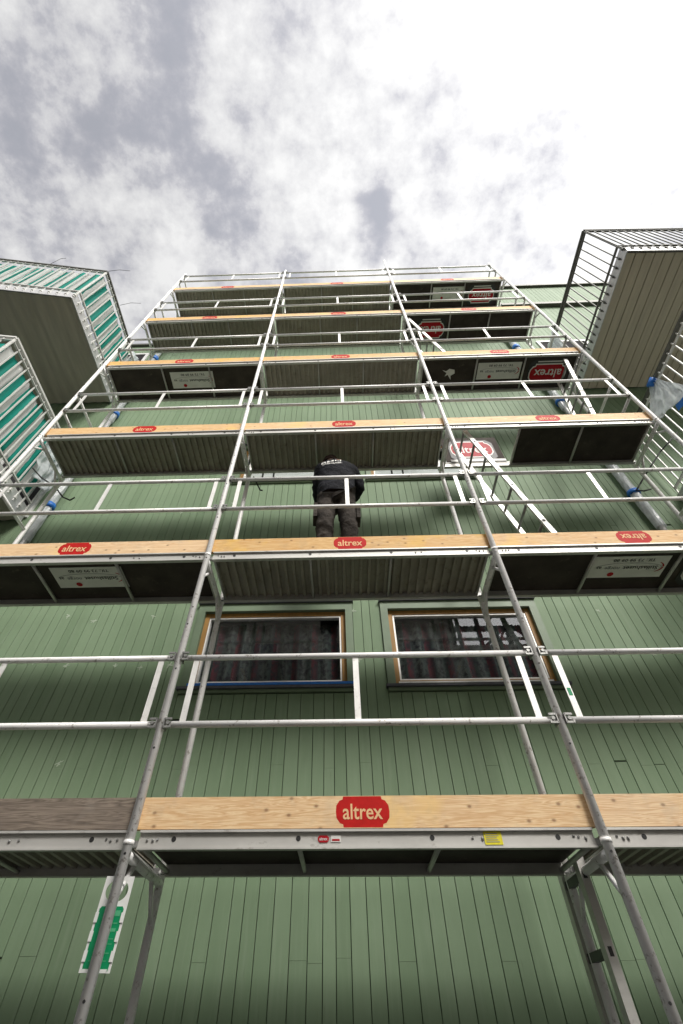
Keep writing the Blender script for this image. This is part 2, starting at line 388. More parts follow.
def make_window(a, b_, c, d):
    w = bpy.data.objects.new('window', None); col.objects.link(w); w.parent = house
    w.location = Vector(((a + b_) / 2, YW, c)) - Vector(house.location)
    def ringbox(bm, o, i, y0, y1):
        (ax, bx, az, bz), (cx, dx, cz, dz) = o, i
        box(bm, ax, cx, y0, y1, az, bz); box(bm, dx, bx, y0, y1, az, bz); box(bm, cx, dx, y0, y1, az, cz); box(bm, cx, dx, y0, y1, dz, bz)
    bm = BM(); ringbox(bm, (a - .073, b_ + .073, c - .062, d + .085), (a, b_, c, d), YW - .022, YW + .10); part('casing', bm, 'casing_green', w)
    bm = BM(); ringbox(bm, (a + .001, b_ - .001, c + .001, d - .001), (a + .045, b_ - .045, c + .05, d - .045), YW + .022, YW + .09)
    bevel(bm, .006); part('frame', bm, 'ochre_wood', w)
    bm = BM(); ringbox(bm, (a + .047, b_ - .047, c + .052, d - .047), (a + .062, b_ - .062, c + .067, d - .062), YW + .03, YW + .08)
    box(bm, a + .03, b_ - .03, YW + .008, YW + .02, c + .02, c + .034)
    part('glazing_bead', bm, 'flat_aluminium', w)
    bm = BM(); box(bm, a + .063, b_ - .063, YW + .06, YW + .066, c + .068, d - .063); part('pane', bm, 'window_glass', w)
    bm = BM(); M = Matrix.Identity(4)
    box(bm, a - .09, b_ + .09, YW - .05, YW + .021, c - .035, c - .012); part('sill', bm, 'grey_flashing', w)
    bm = BM(); box(bm, a - .085, b_ + .085, YW - .045, YW + .0, d + .087, d + .10); part('head_flashing', bm, 'grey_flashing', w)
    bm = BM(); n = 90
    for k in range(n):
        u0, u1 = k / n, (k + 1) / n
        p = [(a + .05 + u * (b_ - a - .1), YW + .13 + .018 * math.sin(u * 62) + .01 * math.sin(u * 23)) for u in (u0, u1)]
        vs = [bm.verts.new((*p[0], c - .1)), bm.verts.new((*p[1], c - .1)), bm.verts.new((*p[1], d - .08)), bm.verts.new((*p[0], d - .08))]
        f = bm.faces.new(vs); f.smooth = True
    if c < 3: part('curtain', bm, 'curtain_cloth', w)
    else:
        bm.free()
        for q0, q1 in ((a + .06, a + .30), (a + .325, a + .46), (a + .485, b_ - .06)):
            bm = BM(); box(bm, q0, q1, YW + .075, YW + .08, c + .055, d - .3); part('white_panel', bm, 'white_paint', w)  # plain white panels with gaps, behind the lower part of the pane
    return w
for c, d in ROWS:
    for a, b_ in WIN:
        w = make_window(a, b_, c, d)
        if c < 3 and a < 0:
            bm = BM(); box(bm, a + .0, b_ + .085, YW - .053, YW + .0, c - .011, c + .012); part('masking_tape', bm, 'blue_tape', w)
# balcony doors wrapped for painting, on both balcony fronts of the wall
for sx, zz_ in ((4.45, (7.55,)), (-5.1, (4.4, 7.55))):
    for z0 in zz_:
        bm = BM(); x0 = sx; x1 = sx + .95
        box(bm, x0 - .06, x0, YW - .03, YW - .001, z0, z0 + 2.1); box(bm, x1, x1 + .06, YW - .03, YW - .001, z0, z0 + 2.1); box(bm, x0 - .06, x1 + .06, YW - .03, YW - .001, z0 + 2.101, z0 + 2.16)
        d = part('balcony_door', bm, 'white_paint', house)
        bm = BM(); box(bm, x0 + .001, x1 - .001, YW - .012, YW - .002, z0, z0 + 2.1); part('pane', bm, 'room_dark', d)

# ------------------------------------------------------------------ downpipes wrapped in plastic with blue tape
def downpipe(x, y, label, z1):
    t = thing('downpipe', (x, y, G + .1), label, 'downpipe', 'downpipes at the wall corners')
    bm = BM(); tube(bm, (x, y, G + .13), (x, y, z1), .038, 16); part('pipe', bm, 'galvanised', t)
    for z in (3.4, 4.5, 5.35, 6.9, 7.5, 9.2, 9.8):
        bm = BM(); tube(bm, (x, y, z), (x, y - .003, z + random.uniform(.06, .14)), .074, 14); part('tape_band', bm, 'blue_tape', t)
    for z0 in (3.9, 6.7, 8.9):
        bm = BM(); n, mseg = 14, 10; rows = []
        for j in range(mseg + 1):
            z = z0 + 1.35 * j / mseg
            rows.append([bm.verts.new((x + (.052 + random.uniform(0, .016)) * math.cos(2 * math.pi * k / n), y + (.050 + random.uniform(-.004, .012)) * math.sin(2 * math.pi * k / n) - .004, z)) for k in range(n)])
        for j in range(mseg):
            for k in range(n): bm.faces.new((rows[j][k], rows[j][(k + 1) % n], rows[j + 1][(k + 1) % n], rows[j + 1][k]))
        part('plastic_wrap', bm, 'clear_plastic', t)
downpipe(-3.84, 3.93, 'taped downpipe on the green wall beside the left-hand balconies', 10.1)
downpipe(3.82, 3.93, 'taped downpipe on the green wall beside the right-hand balconies', 13.5)

# ------------------------------------------------------------------ scaffold upright frames
def holes_bm(bm, x, y, z0, z1, step, dy):
    z = z0
    while z < z1:
        tube(bm, (x, y + dy * .0, z), (x, y - .0262, z), .0062, 8); z += step
wall_line = ['far left', 'inner left', 'inner right', 'far right']
for i, xp in enumerate(XP):
    t = thing('scaffold_upright', (xp, YF, G + .12), 'silver scaffold upright on the %s line, running from pavement to top deck' % wall_line[i], 'scaffold upright', 'uprights of the scaffold')
    top = 11.92 if i != 2 else 12.55
    bm = BM(); tube(bm, (xp, YF, G + .13), (xp, YF, top), .0245, 20)
    part('front_post', bm, 'tube_aluminium', t)
    for dz in DZ:
        for yy in (YF, YB):
            bm = BM(); tube(bm, (xp, yy, dz - .075), (xp, yy, dz - .055), .0275, 20); part('joint_collar', bm, 'tube_aluminium', t)
    bm = BM(); holes_bm(bm, xp + (.004 if i < 2 else -.004), YF, .13, 11.5, .5, 0); holes_bm(bm, xp, YF, -.02, 11.5, 2.0, 0); part('pin_holes', bm, 'ink_black', t)
    bm = BM(); tube(bm, (xp, YB, G + .13), (xp, YB, 11.8), .0245, 16); part('rear_post', bm, 'tube_aluminium', t)
    for k, dz in enumerate(DZ):
        bm = BM(); tube(bm, (xp, YF, dz - .11), (xp, YB, dz - .11), .022, 12)
        tube(bm, (xp, YF, dz - .30), (xp, YF + .17, dz - .12), .013, 8); tube(bm, (xp, YB, dz - .30), (xp, YB - .17, dz - .12), .013, 8)
        part('transom', bm, 'tube_aluminium', t)
        # foot gusset where the next frame stands
    bm = BM()
    for (yy) in (YF, YB): box(bm, xp - .075, xp + .075, yy - .075, yy + .075, G + .121, G + .13)
    part('base_plate', bm, 'grey_iron', t)
# climbing rungs of the inner right line between the pavement and the lowest deck
lad = thing('ladder', (1.30, 3.4, G + .12), 'upright ladder rising to the lowest deck beside the inner right post', 'ladder')
for yy in (3.33, 3.64):
    bm = BM(); x0, w = (1.30, .035)
    box(bm, x0 - .012, x0 + .03, yy - .032, yy + .032, G + .13, .70)
    box(bm, x0 + .032, x0 + .036, yy - .026, yy - .014, G + .13, .70); box(bm, x0 + .032, x0 + .036, yy + .014, yy + .026, G + .13, .70)
    bevel(bm, .003); st = part('stile', bm, 'beam_aluminium', lad)
    if yy < 3.5:
        bm = BM()
        for k in range(8):
            z = .62 - .3 * k
            box(bm, x0 - .0, x0 + .02, yy - .0335, yy - .0322, z - .018, z + .018)
        part('rung_socket', bm, 'ink_black', st)
for k in range(8):
    z = .62 - .3 * k
    bm = BM(); box(bm, 1.297, 1.327, 3.364, 3.606, z - .019, z + .019); bevel(bm, .004); part('rung', bm, 'black_iron', lad)

# ------------------------------------------------------------------ platforms
def ribs(bm, x0, x1, y0, y1, z, pitch=.075, depth=.024):
    x = x0
    prof = []
    while x < x1:
        prof += [(x, z), (x + pitch * .34, z), (x + pitch * .42, z + depth), (x + pitch * .92, z + depth)]; x += pitch
    prof = [p for p in prof if p[0] <= x1] + [(x1, z)]
    for (a, za), (b, zb) in zip(prof[:-1], prof[1:]):
        if b - a < 1e-5: continue
        bm.faces.new([bm.verts.new(v) for v in ((a, y0, za), (b, y0, zb), (b, y1, zb), (a, y1, za))])
    box(bm, x0, x1, y0, y1, z + depth + .002, z + depth + .012)
def platform(kind, x0, x1, dz, label, bevelled=True):
    xa, xb = x0 + .035, x1 - .035
    t = thing('scaffold_deck', ((x0 + x1) / 2, YF, dz), label, 'scaffold deck', 'scaffold decks')
    for f, (y0, y1) in enumerate(((2.948, 2.978), (3.518, 3.548))):
        bm = BM(); s = -1 if f == 0 else 1; yy = y0 if f == 0 else y1
        box(bm, xa, xb, y0 + .006, y1 - .006, dz - .078, dz - .012)
        box(bm, xa, xb, y0 - (.010 if f == 0 else 0), y1 + (.010 if f else 0), dz - .014, dz - .003)
        box(bm, xa, xb, y0 - (.004 if f == 0 else 0), y1 + (.004 if f else 0), dz - .086, dz - .078)
        part('beam', bm, 'beam_aluminium', t)
    bm = BM()
    if kind == 'ribbed':
        ribs(bm, xa, xb, 2.975, 3.521, dz - .048); part('deck_sheet', bm, 'ribbed_sheet', t)
    else:
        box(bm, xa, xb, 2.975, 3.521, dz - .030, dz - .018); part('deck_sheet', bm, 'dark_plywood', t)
    L_ = x1 - x0
    xs = [x0 + .045, x0 + .88, x0 + 1.62, x1 - .045] if kind == 'ply' else [x0 + .045, x0 + .88, x0 + 1.58, x1 - .045]
    for xx in xs:
        bm = BM(); tube(bm, (xx, 2.97, dz - .062), (xx, 3.525, dz - .062), .0135 if kind == 'ply' else .010, 10); part('crossbar', bm, 'beam_aluminium', t)
    bm = BM()
    for xx in (x0 + .22, x0 + .88, x0 + 1.58, x1 - .22):
        tube(bm, (xx, 2.9545, dz - .040), (xx, 2.9525, dz - .040), .0125, 12)
    part('beam_holes', bm, 'ink_black', t)
    bm = BM()
    for xx in (x0 + .08, x0 + .11, x0 + .135, x1 - .08, x1 - .115, x1 - .14, x1 - .66, x1 - .61):
        tube(bm, (xx, 2.9545, dz - .035 - .02 * random.random()), (xx, 2.949, dz - .04), .006, 8)
    part('rivets', bm, 'grey_iron', t)
    for xx, s in ((xa, 1), (xb, -1)):
        for yy in (2.965, 3.531):
            bm = BM(); box(bm, xx - .028 * (s > 0) - .0, xx + .028 * (s < 0), yy - .012, yy + .012, dz - .075, dz - .045); part('hook', bm, 'grey_iron', t)
    return t
def octo(w, h, c):
    return [(-w / 2 + c, -h / 2), (w / 2 - c, -h / 2), (w / 2, -h / 2 + c), (w / 2, h / 2 - c), (w / 2 - c, h / 2), (-w / 2 + c, h / 2), (-w / 2, h / 2 - c), (-w / 2, -h / 2 + c)]
def cartouche(w, h):
    pts = []
    for sx, sy in ((1, -1), (1, 1), (-1, 1), (-1, -1)):
        q = [(w * .36, h * .5), (w * .37, h * .40), (w * .43, h * .36), (w * .49, h * .20), (w * .5, h * .0)]
        if sx * sy > 0: q = q[::-1]
        pts += [(sx * a, sy * b) for a, b in q if not (b == 0 and sy > 0)]
    return pts
def advert(t, x0, x1, y0, y1, z):
    cx, cy = (x0 + x1) / 2, (y0 + y1) / 2; w, h = x1 - x0, y1 - y0
    M = basis((cx, cy, z), (-1, 0, 0), (0, 1, 0))
    bm = BM(); flat(bm, [(-w / 2, -h / 2), (w / 2, -h / 2), (w / 2, h / 2), (-w / 2, h / 2)], M, .003)
    p = part('advert_plate', bm, 'sign_white', t)
    Mz = basis((cx, cy, z - .0025), (-1, 0, 0), (0, 1, 0))
    bm = BM(); text_bm(bm, 'Stillashuset', w * .47, h * .17, Mz @ Matrix.Translation((-w * .16, .01, 0)))
    text_bm(bm, 'as', w * .07, h * .10, Mz @ Matrix.Translation((w * .40, 0, 0)))
    text_bm(bm, 'Tlf.: 73 99 09 80', w * .56, h * .13, Mz @ Matrix.Translation((-w * .03, -h * .33, 0))); part('lettering', bm, 'ink_black', p)
    bm = BM(); text_bm(bm, 'norge', w * .2, h * .15, Mz @ Matrix.Translation((w * .22, 0, 0)))
    for k in range(24):
        a0, a1 = math.pi * (1.0 + k / 24), math.pi * (1.0 + (k + 1) / 24)
        bar(bm, Mz @ Vector((math.cos(a0) * w * .44, math.sin(a0) * h * .2 + .0, 0)), Mz @ Vector((math.cos(a1) * w * .44, math.sin(a1) * h * .2, 0)), .003, .001, Vector((0, 1, 0)))
    part('lettering', bm, 'ink_grey', p)
    bm = BM(); r = h * .10
    flat(bm, [(r * math.cos(a), r * math.sin(a)) for a in [2 * math.pi * k / 20 for k in range(20)]], Mz @ Matrix.Translation((w * .2, h * .33, 0)))
    for k in range(18):
        a0, a1 = math.pi * (.62 + .72 * k / 18), math.pi * (.62 + .72 * (k + 1) / 18)
        bar(bm, Mz @ Vector((-w * .33 + math.cos(a0) * w * .13, math.sin(a0) * h * .24, 0)), Mz @ Vector((-w * .33 + math.cos(a1) * w * .13, math.sin(a1) * h * .24, 0)), .012 * math.sin(math.pi * (k + 1) / 20) + .002, .001, Vector((0, 1, 0)))
    part('red_mark', bm, 'sign_red', p)
def brand_sign(t, M, w, h):
    bm = BM(); flat(bm, octo(w, h, h * .16), M, .003); p = part('maker_sign', bm, 'ink_black', t)
    Z = lambda d: M @ Matrix.Translation((0, 0, d))
    bm = BM(); flat(bm, cartouche(w * .93, h * .80), Z(.0015) @ Matrix.Translation((0, h * .04, 0)))
    flat(bm, [(-w * .3, -h * .46), (w * .3, -h * .46), (w * .3, -h * .415), (-w * .3, -h * .415)], Z(.0015)); part('border', bm, 'sign_white', p)
    bm = BM(); flat(bm, cartouche(w * .88, h * .70), Z(.003) @ Matrix.Translation((0, h * .04, 0))); part('red_mark', bm, 'sign_red', p)
    bm = BM(); text_bm(bm, 'altrex', w * .68, h * .34, Z(.0042) @ Matrix.Translation((0, h * .03, 0))); part('lettering', bm, 'sign_white', p)

def deck_label(k, b, kind): return '%s scaffold deck in the %s bay, %s underside' % (ORD[k], BAY[b], 'ribbed metal' if kind == 'ribbed' else 'dark plywood')
KIND = [['ribbed', 'ply', 'ribbed'], ['ply', 'ribbed', 'ply'], ['ribbed', 'ribbed', 'hatch'], ['ply', 'ribbed', 'ply'], ['ribbed', 'ribbed', 'ply'], ['ribbed', 'ribbed', 'ply']]
protos = {}
plats = {}
for k in range(6):
    for b in range(3):
        kd = KIND[k][b]; lab = deck_label(k, b, kd)
        if kd == 'hatch':
            # frame, sheet only over two thirds; the first third is the open hatch
            t = platform('ply', XP[b], XP[b + 1], DZ[k], 'third scaffold deck in the right bay, its trapdoor standing open')
            for ch in list(t.children):
                if ch.name.startswith('deck_sheet'):
                    me = ch.data; bmx = BM(); box(bmx, XP[b] + .9, XP[b + 1] - .035, 2.975, 3.521, DZ[k] - .030, DZ[k] - .018)
                    bmesh.ops.translate(bmx, verts=bmx.verts, vec=-root_loc(t)); me.clear_geometry(); bmx.to_mesh(me); bmx.free()
            bm = BM(); box(bm, 1.42, 2.17, 3.520, 3.532, 4.75, 5.30); hl = part('trapdoor', bm, 'dark_plywood', t)
            M = basis((1.79, 3.514, 5.0), (-1, 0, 0), (0, 0, -1)); M = basis((1.79, 3.514, 5.0), (1, 0, 0), (0, 0, 1))
            brand_sign(t, M, .60, .46)
            bm = BM(); box(bm, 1.47, 2.17, 3.508, 3.516, 4.745, 4.79); part('hinge_strip', bm, 'white_paint', t)
            plats[k, b] = t; continue
        key = kd
        if key not in protos:
            t = platform(kd, XP[b], XP[b + 1], DZ[k], lab); protos[key] = (t, b, k); plats[k, b] = t
        else:
            src, sb, sk = protos[key]
            plats[k, b] = copy_tree(src, (src.location.x + XP[b] - XP[sb], YF, DZ[k]), lab)
            # same bay length everywhere, so the parts fit without change
bpy.context.view_layer.update()
for k, b, x0, x1 in ((1, 0, -2.60, -1.95), (1, 2, 2.24, 2.89), (3, 0, -2.60, -1.92), (3, 2, 2.24, 2.91), (5, 2, 2.25, 2.95)):
    advert(plats[k, b], x0, x1, 3.07, 3.35, DZ[k] - .036)
for k, xc in ((1, 3.36), (3, 3.34), (4, 1.86), (5, 3.34)):
    brand_sign(plats[k, 2], basis((xc, 3.26, DZ[k] - .036), (-1, 0, 0), (0, 1, 0)), .62 if k != 4 else .56, .42)
# worn sticker on the plywood of the fourth deck
bm = BM(); M = basis((1.78, 3.22, DZ[3] - .036), (1, 0, 0), (0, -1, 0))
flat(bm, [(-.09, .05), (-.03, .03), (.02, .07), (.10, .05), (.11, -.01), (.05, -.05), (.06, -.12), (.0, -.03), (-.04, -.06), (-.02, 0)], M); part('torn_sticker', bm, 'sign_white', plats[3, 2])
# stickers on the front beam of the lowest deck
lowm = plats[0, 1]; yb = 2.9505
bm = BM(); flat(bm, octo(.058, .030, .009), basis((-.117, yb, .700), (1, 0, 0), (0, 0, 1))); s = part('maker_sticker', bm, 'sign_red', lowm)
bm = BM(); text_bm(bm, 'altrex', .042, .013, basis((-.117, yb - .0012, .700), (1, 0, 0), (0, 0, 1))); part('lettering', bm, 'sign_white', s)
bm = BM(); flat(bm, [(-.026, -.014), (.026, -.014), (.026, .014), (-.026, .014)], basis((-.052, yb, .700), (1, 0, 0), (0, 0, 1))); s = part('rating_sticker', bm, 'sign_white', lowm)
bm = BM(); flat(bm, [(-.02, -.009), (.02, -.009), (.02, -.001), (-.02, -.001)], basis((-.052, yb - .001, .700), (1, 0, 0), (0, 0, 1))); part('red_mark', bm, 'sign_red', s)
bm = BM(); flat(bm, [(-.046, -.028), (.046, -.028), (.046, .028), (-.046, .028)], basis((.765, yb, .700), (1, 0, 0), (0, 0, 1))); s = part('warning_sticker', bm, 'sticker_yellow', lowm)
bm = BM()
for r_ in range(5): flat(bm, [(-.038, 0), (.030 - .006 * (r_ % 3), 0), (.030 - .006 * (r_ % 3), .003), (-.038, .003)], basis((.765, yb - .001, .682 + .0085 * r_), (1, 0, 0), (0, 0, 1)))
part('printed_lines', bm, 'ink_grey', s)

# ------------------------------------------------------------------ toe boards with the stencilled maker's mark
def toe(k, b, label, m='pine_board', logo=None):
    x0, x1, dz = XP[b], XP[b + 1], DZ[k]
    if b == 0: x0 -= .03
    if b == 2: x1 += .02
    t = thing('toe_board', ((x0 + x1) / 2, 2.957, dz), label, 'toe board', 'toe boards along the scaffold decks')
    bm = BM(); box(bm, x0 + .006, x1 - .006, 2.943, 2.973, dz + .001, dz + .148)
    bevel(bm, .002, 1); p = part('plank', bm, m, t)
    if logo:
        x, up = logo; s = 1 if up else -1
        M = basis((x, 2.9425, dz + .0745), (s, 0, 0), (0, 0, s))
        bm = BM(); flat(bm, cartouche(.290, .142), M); q = part('stencil_mark', bm, 'stencil_red', p)
        bm = BM(); text_bm(bm, 'altrex', .215, .072, M @ Matrix.Translation((0, 0, .0012))); part('lettering', bm, 'stencil_cream', q)
    return t
for k in range(6):
    for b in range(3):
        if k == 0:
            logo = (None, (.095, True), None)[b]
            lab = ('grey weathered toe board, lowest level, left bay', 'yellow knotty pine toe board with one red mark, lowest level, middle bay', 'unmarked pale pine toe board, lowest level, right bay')[b]
            toe(k, b, lab, 'weathered_board' if b == 0 else 'pine_board', logo)
        else:
            xs = (-2.362, .10, 2.565)[b]
            up = not (k in (1, 3, 4) and b == 2)
            toe(k, b, 'pine toe board with a red mark on the %s deck, %s bay' % (ORD[k], BAY[b]), 'pine_board', (xs, up))

# ------------------------------------------------------------------ guardrails
def guardrail(x0, x1, dz, label):
    t = thing('guardrail', ((x0 + x1) / 2, YF, dz), label, 'guardrail', 'front guardrails of the scaffold')
    for nm, h in (('mid_rail', .528), ('top_rail', .976)):
        bm = BM(); tube(bm, (x0 + .035, YF, dz + h), (x1 - .035, YF, dz + h), .0195, 16); r_ = part(nm, bm, 'tube_aluminium', t)
        for s, xx in ((1, x0 + .025), (-1, x1 - .025)):
            bm = BM()
            box(bm, xx - .003, xx + .003, YF - .034, YF + .034, dz + h - .030, dz + h + .030)
            box(bm, min(xx, xx + s * .045), max(xx, xx + s * .045), YF - .034, YF - .024, dz + h + .018, dz + h + .030)
            box(bm, min(xx, xx + s * .045), max(xx, xx + s * .045), YF - .034, YF - .024, dz + h - .030, dz + h - .018)
            box(bm, min(xx + s * .038, xx + s * .048), max(xx + s * .038, xx + s * .048), YF - .036, YF - .022, dz + h - .030, dz + h - .010)
            tube(bm, (xx + s * .024, YF - .036, dz + h), (xx + s * .024, YF - .02, dz + h), .011, 10)
            part('claw', bm, 'grey_iron', r_)
    for xx in (x0 + .128, (x0 + x1) / 2, x1 - .118):
        bm = BM(); box(bm, xx - .019, xx + .019, YF - .004, YF + .004, dz + .545, dz + .962); part('spacer', bm, 'flat_aluminium', t)
    return t
proto = None
for k in range(6):
    for b in range(3):
        lab = 'silver two-rail guardrail above the %s deck, front of the %s bay' % (ORD[k], BAY[b])
        if proto is None: proto = guardrail(XP[b], XP[b + 1], DZ[k], lab); p0 = (b, k)
        else: copy_tree(proto, ((XP[b] + XP[b + 1]) / 2, YF, DZ[k]), lab)
# the green sticker on one spacer of the lowest right guardrail
bm = BM(); box(bm, 1.320 + .128 - .011, 1.320 + .128 + .013, YF - .0052, YF - .0041, 1.42, 1.47)
gs = [o for o in col.objects if o.get('label') == 'silver two-rail guardrail above the lowest deck, front of the right bay'][0]
part('green_sticker', bm, 'tag_green', gs)
def end_rail(x, dz, label):
    t = thing('end_guardrail', (x, (YF + YB) / 2, dz), label, 'end guardrail', 'end guardrails of the scaffold')
    for h in (.528, .976):
        bm = BM(); tube(bm, (x, YF, dz + h), (x, YB, dz + h), .0185, 12); part('rail', bm, 'tube_aluminium', t)
    return t
pr = None
for k in range(6):
    for s, x in (('left', XP[0]), ('right', XP[3])):
        lab = 'short end guardrail closing the %s end of the %s deck' % (s, ORD[k])
        if pr is None: pr = end_rail(x, DZ[k], lab)
        else: copy_tree(pr, (x, (YF + YB) / 2, DZ[k]), lab)

# ------------------------------------------------------------------ inclined ladders
def ladder(p0, p1, ys, label, rung_step=.27):
    t = thing('ladder', (p0[0], sum(ys) / 2, p0[1]), label, 'ladder', 'inclined ladders between decks')
    for yy in ys:
        bm = BM(); bar(bm, (p0[0], yy, p0[1]), (p1[0], yy, p1[1]), .050, .024, Vector((1, 0, 0)))
        st = part('stile', bm, 'flat_aluminium', t)
        if yy == ys[0]:
            bm = BM(); Ld = math.dist(p0, p1); n = int(Ld / rung_step)
            for k in range(n):
                f = (k + .5) / n; x = p0[0] + (p1[0] - p0[0]) * f; z = p0[1] + (p1[1] - p0[1]) * f
                tube(bm, (x, yy - .0135, z), (x, yy - .0115, z), .017, 10)
            part('rung_socket', bm, 'ink_black', st)
    Ld = math.dist(p0, p1); n = int(Ld / rung_step)
    for k in range(n):
        f = (k + .5) / n; x = p0[0] + (p1[0] - p0[0]) * f; z = p0[1] + (p1[1] - p0[1]) * f
        bm = BM(); tube(bm, (x, ys[0] + .013, z), (x, ys[1] - .013, z), .014, 10); part('rung', bm, 'grey_iron', t)
ladder((2.03, 2.745), (1.53, 4.90), (3.05, 3.41), 'inclined aluminium ladder climbing from the second deck to the open trapdoor')
ladder((3.17, 4.745), (3.52, 6.64), (3.02, 3.38), 'inclined ladder on the third deck at the right-hand end of the scaffold')
ladder((1.83, 6.745), (1.40, 8.66), (3.02, 3.38), 'inclined ladder on the fourth deck beside the inner right post')

# ------------------------------------------------------------------ green inspection tag
tg = thing('inspection_tag', (-1.14, 2.952, .39), 'green card in a white holder hung behind the inner left post', 'tag')
tilt = Matrix.Translation((-1.14, 2.955, .385)) @ Matrix.Rotation(R(0.6), 4, 'Y') @ basis((0, 0, 0), (1, 0, 0), (0, 0, 1))
bm = BM(); w, h = .142, .335
outer = [(-w / 2, -h / 2), (w / 2, -h / 2), (w / 2, h / 2 - .075), (w / 2 - .012, h / 2 - .068), (w / 2 - .012, h / 2 - .060), (w / 2, h / 2 - .052), (w / 2, h / 2), (-w / 2, h / 2)]
hole = [(.0 + .042 * math.cos(a), h / 2 - .062 + .036 * math.sin(a)) for a in [2 * math.pi * k / 24 for k in range(24)]]
# plate with a round hole: bridge as strips around the hole
top0 = h / 2 - .11
flat(bm, [(-w / 2, -h / 2), (w / 2, -h / 2), (w / 2, top0), (-w / 2, top0)], tilt, .003)
n = 24
def rim(a):
    c, s = math.cos(a), math.sin(a); cy = h / 2 - .055; hw, hh = w / 2, .055
    t_ = min(hw / abs(c) if abs(c) > 1e-6 else 9, hh / abs(s) if abs(s) > 1e-6 else 9); return (c * t_, cy + s * t_), (.056 * c, cy + .043 * s)
angs = sorted([2 * math.pi * k / n for k in range(n)] + [math.atan2(.055, w / 2), math.pi - math.atan2(.055, w / 2), math.pi + math.atan2(.055, w / 2), 2 * math.pi - math.atan2(.055, w / 2)])
for a0, a1 in zip(angs, angs[1:] + [angs[0] + 2 * math.pi]):
    (o0, i0), (o1, i1) = rim(a0), rim(a1)
    if a1 - a0 > 1e-4: flat(bm, [i0, o0, o1, i1], tilt, .003)
part('holder', bm, 'white_paint', tg)
Tz = tilt @ Matrix.Translation((0, 0, .0025))
bm = BM(); flat(bm, [(-w / 2 + .012, -h / 2 + .022), (-w / 2 + .014, -h / 2 + .006), (w / 2 - .012, -h / 2 + .006), (w / 2 - .010, -h / 2 + .022), (w / 2 - .012, top0 - .012), (w / 2 - .02, top0 - .003), (-w / 2 + .02, top0 - .003), (-w / 2 + .012, top0 - .012)], Tz)
cd = part('card', bm, 'tag_green', tg)
bm = BM()
for (cx_, cz_, ww, hh) in ((.030, .03, .036, .020), (.028, -.005, .036, .004), (.028, -.028, .036, .012), (.026, -.058, .04, .003), (.026, -.075, .04, .003), (.024, -.105, .04, .004), (.0, -.13, .08, .003)):
    flat(bm, [(cx_ - ww / 2, cz_ - hh / 2), (cx_ + ww / 2, cz_ - hh / 2), (cx_ + ww / 2, cz_ + hh / 2), (cx_ - ww / 2, cz_ + hh / 2)], Tz @ Matrix.Translation((0, 0, .001)))
part('printed_fields', bm, 'tag_pale_green', cd)
SW = tilt @ Matrix(((1, 0, 0, 0), (0, 0, 1, 0), (0, 1, 0, 0), (0, 0, 0, 1)))
for xa, xb, za, zb in [((-w / 2 - .0005) if q < 0 else w / 2 - .016, (-w / 2 + .016) if q < 0 else w / 2 + .0005, zc - .018, zc + .018) for q in (-1, 1) for zc in (-.115, -.05, .015)] + [(x_ - .016, x_ + .016, -h / 2, -h / 2 + .012) for x_ in (-.04, .04)]:
    bm = BM(); box(bm, xa, xb, .0026, .0048, za, zb, SW); part('clip', bm, 'white_paint', tg)

